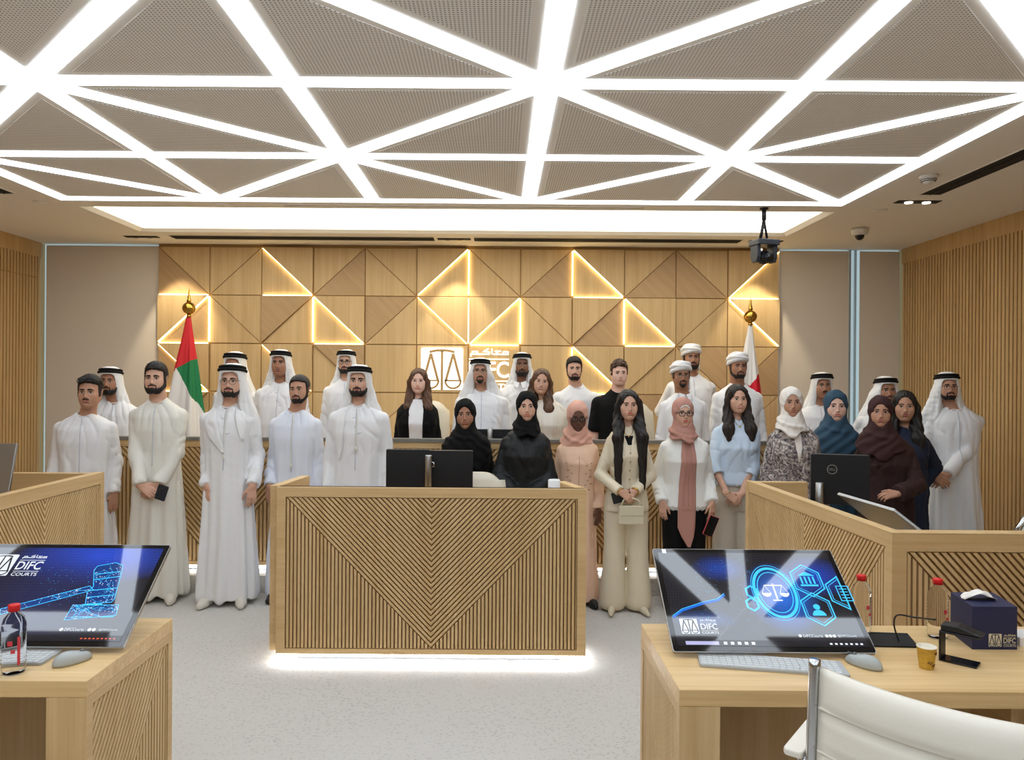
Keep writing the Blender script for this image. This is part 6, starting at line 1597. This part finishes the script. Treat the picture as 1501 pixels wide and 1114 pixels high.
for i in range(9):
    x = -.16+.04*i
    for r_ in (.017, .009): z = .856; lace.tube([((x+r_*math.cos(a))*p23['k'], (fy(p23['bvh'], x+r_*math.cos(a), max(.85, z+r_*math.sin(a)), .003))*p23['k'], (z+r_*math.sin(a))*p23['k']) for a in np.linspace(0, 2*PI, 13)[:-1]], .0022, 5, closed=True)
lace.build('lace_hem', mat('lace', (206, 202, 194), .8), p23['root'])
C_SKY = cloth('sky_blue', (198, 214, 231)); C_CANVAS = cloth('canvas', (206, 196, 178))
p24 = person('smiling woman with long dark hair in light blue puff-sleeve top and beige trousers', 1079, 564, 604.5, 5.53, bx=1080, sex='f', sk='light', face='f1', head='long', hair=H_DARK, outfit='blouse', col=C_SKY, arms=(('clasp', 1078, 733, -.20),)*2, smile=1.0, brow=1.1, shoes=WS, o=dict(hairlen=.34, hairfront=.6, sleeve=.62, sr=(.066, .068, .060), low=.94, bottom=C_CANVAS, leg=(.105, .09, .088)), extra=.02)
necklace(p24, .04, 1.44, .02)
ribbon('drawstring', p24['bvh'], [(-.03, .96), (-.035, .93)], .004, C_CANVAS, p24['root'], p24['k'], .003); bracelet(p24, -1, r=.026, th=.003)
def print_cloth():
    m = bpy.data.materials.new('printed_fabric'); m.use_nodes = True; nt = m.node_tree; b = nt.nodes['Principled BSDF']; L = nt.links.new
    tc = nt.nodes.new('ShaderNodeTexCoord'); n = nt.nodes.new('ShaderNodeTexNoise'); n.inputs['Scale'].default_value = 26; n.inputs['Detail'].default_value = 4; n.inputs['Distortion'].default_value = 2.2
    r = nt.nodes.new('ShaderNodeValToRGB'); cr = r.color_ramp; cr.interpolation = 'LINEAR'
    cr.elements[0].position = .34; cr.elements[0].color = lin((52, 50, 56)); cr.elements[1].position = .64; cr.elements[1].color = lin((206, 200, 194))
    e = cr.elements.new(.46); e.color = lin((120, 112, 112)); e = cr.elements.new(.55); e.color = lin((164, 150, 142))
    L(tc.outputs['Object'], n.inputs['Vector']); L(n.outputs['Fac'], r.inputs['Fac']); L(r.outputs['Color'], b.inputs['Base Color']); b.inputs['Roughness'].default_value = .8; return m
C_IVH = cloth('ivory_hijab', (226, 220, 212))
p25 = person('woman in white hijab and grey marbled print blouse', 1159, 567, 610.5, 5.28, bx=1164, sex='f', sk='mid', face='f1', head=None, hat='hijab', outfit='gown', col=print_cloth(), col2=C_IVH, arms='hang', brow=1.2, w=1.08, hyaw=-.1, yaw=-.1, o=dict(drape=.27, dw=.86, neck=0, wide=.86), extra=.022)
patch('inner_top', p25['bvh'], [(1.40, -.03, .03), (1.28, -.02, .02), (1.18, -.002, .004)], .003, C_IVH, p25['root'], p25['k'], n=4)
person('person with moustache in white headscarf, standing behind the teal hijab', 1204, 545, 583.5, 6.6, bx=1200, sk='tan', face='m2', head=None, beard='mous', hat='ghutra', arms='back', lod=0, yaw=-.15, extra=.022)
C_TEAL = cloth('teal', (44, 72, 92))
p27 = person('woman in dark teal hijab and matching long drape', 1224, 570, 617, 5.7, bx=1228, sex='f', sk='fair', face='f2', head=None, hat='hijab', outfit='abaya', col=C_TEAL, col2=C_TEAL, arms='hang', brow=1.1, hyaw=-.12, yaw=-.15, o=dict(drape=.50, dw=1.1, slant=-60, neck=0), extra=.022)
person('person whose eyes show under a white headscarf behind the maroon hijab', 1297, 551, 591, 6.3, bx=1292, sk='tan', face='m1', head=None, beard='short', hat='ghutra', arms='back', lod=0, yaw=-.15, hatdrop=.06, o=dict(gw=1.3), extra=.022)
C_MAR = cloth('maroon', (48, 25, 23)); C_MAR2 = cloth('maroon_hijab', (56, 28, 28))
p30 = person('woman with long black hair in navy top behind the maroon abaya', 1325, 571, 617, 5.38, bx=1332, sex='f', sk='mid', face='f1', head='long', hair=H_BLACK, outfit='gown', col=cloth('navy', (28, 36, 58)), arms='back', yaw=-.3, hyaw=-.1, brow=1.1, w=.86, o=dict(hairlen=.40, hairfront=.3, wide=.86), extra=.02)
p29 = person('woman in maroon hijab and dark brown abaya standing at the right counter monitor', 1290, 582, 625.5, 5.02, bx=1300, sex='f', sk='mid', face='f2', head=None, hat='hijab', outfit='abaya', col=C_MAR, col2=C_MAR2, yaw=-.35, hyaw=-.05, arms=('back', ('hold', 1316, 724, -.25)), brow=1.2, w=1.10, o=dict(drape=.37, dw=1.08, slant=-55, neck=0), extra=.022)
0 and patch('inner_top', p29['bvh'], [(1.36, -.03, .01), (1.27, -.015, -.005)], .02, C_WHITE, p29['root'], p29['k'], n=3)
person('person with thin glasses in white headscarf, hands clasped, beside the slatted right wall', 1388, 547, 586, 5.75, bx=1400, sk='mid', face='m2', head=None, beard='short', hat='ghutra', glasses='wire', yaw=-.28, hyaw=.05, arms=(('clasp', 1379, 704, -.20),)*2, shoes=WS, hatdrop=.12, o=dict(gw=1.12), extra=.022)
# ---- things held in hands
def slab(name, label, cat, loc, size, rot, m, m2=None, r=.008):
    t = thing(name, label, cat, loc); t.rotation_euler = rot
    b = MB(); b.prism(rrect(-size[0]/2, -size[1]/2, size[0], size[1], r), -size[2]/2, size[2]/2, frame((0, 0, 0), (1, 0, 0), (0, 0, 1))); b.build('case', m, t, .001)
    if m2 is not None: b = MB(); b.prism(rrect(-size[0]/2+.003, -size[1]/2+.003, size[0]-.006, size[1]-.006, r*.7), size[2]/2, size[2]/2+.0006, frame((0, 0, 0), (1, 0, 0), (0, 0, 1))); b.build('screen', m2, t)
    return t
q = px(237, 722, 5.45-.225); t = slab('mobile_phone', 'dark phone in the clasped hands of the bearded man in cream white kandura', 'phone', q, (.074, .11, .009), (.1, .35, 0), mat('phone_blue', (38, 44, 54), .3))
b = MB()
for x, z in ((-.018, .036), (-.018, .016), (.0, .026)): b.lathe([(.008, 0), (.008, .002)], (x, z, .0045), 12, frame((0, 0, 0), (1, 0, 0), (0, 0, 1)))
b.build('camera_lens', m_glass, t)
q = px(911, 728, 5.26-.165); slab('mobile_phone', 'black phone behind the hands of the woman in the cream suit', 'phone', q, (.076, .13, .009), (.15, 1.3, 0), m_black)
q = px(1042, 771, 5.34-.12); slab('mobile_phone', 'phone in a pink case hanging from the hand of the woman in the rose hijab', 'phone', q, (.074, .145, .010), (.1, .35, .2), mat('pink_case', (206, 88, 100), .5), m_glass)
q = px(925, 755, 5.26-.20); t = thing('handbag', 'small cream handbag held in front of the woman in the cream suit', 'bag', q)
mb_ = mat('bag_cream', (206, 198, 172), .5)
b = MB(); b.prism([(-.088, -.062), (.088, -.062), (.082, .062), (-.082, .062)], -.022, .022, frame((0, 0, 0), (1, 0, 0), (0, 0, 1))); b.build('body', mb_, t, .008)
b = MB(); b.prism([(-.082, .0), (.082, .0), (.08, .063), (-.08, .063)], .0225, .027, frame((0, 0, 0), (1, 0, 0), (0, 0, 1))); b.build('flap', mb_, t, .002)
b = MB(); b.tube([(-.07, 0, .06), (-.05, .005, .10), (0, .01, .115), (.05, .005, .10), (.07, 0, .06)], .006, 8); b.build('handle', mb_, t)
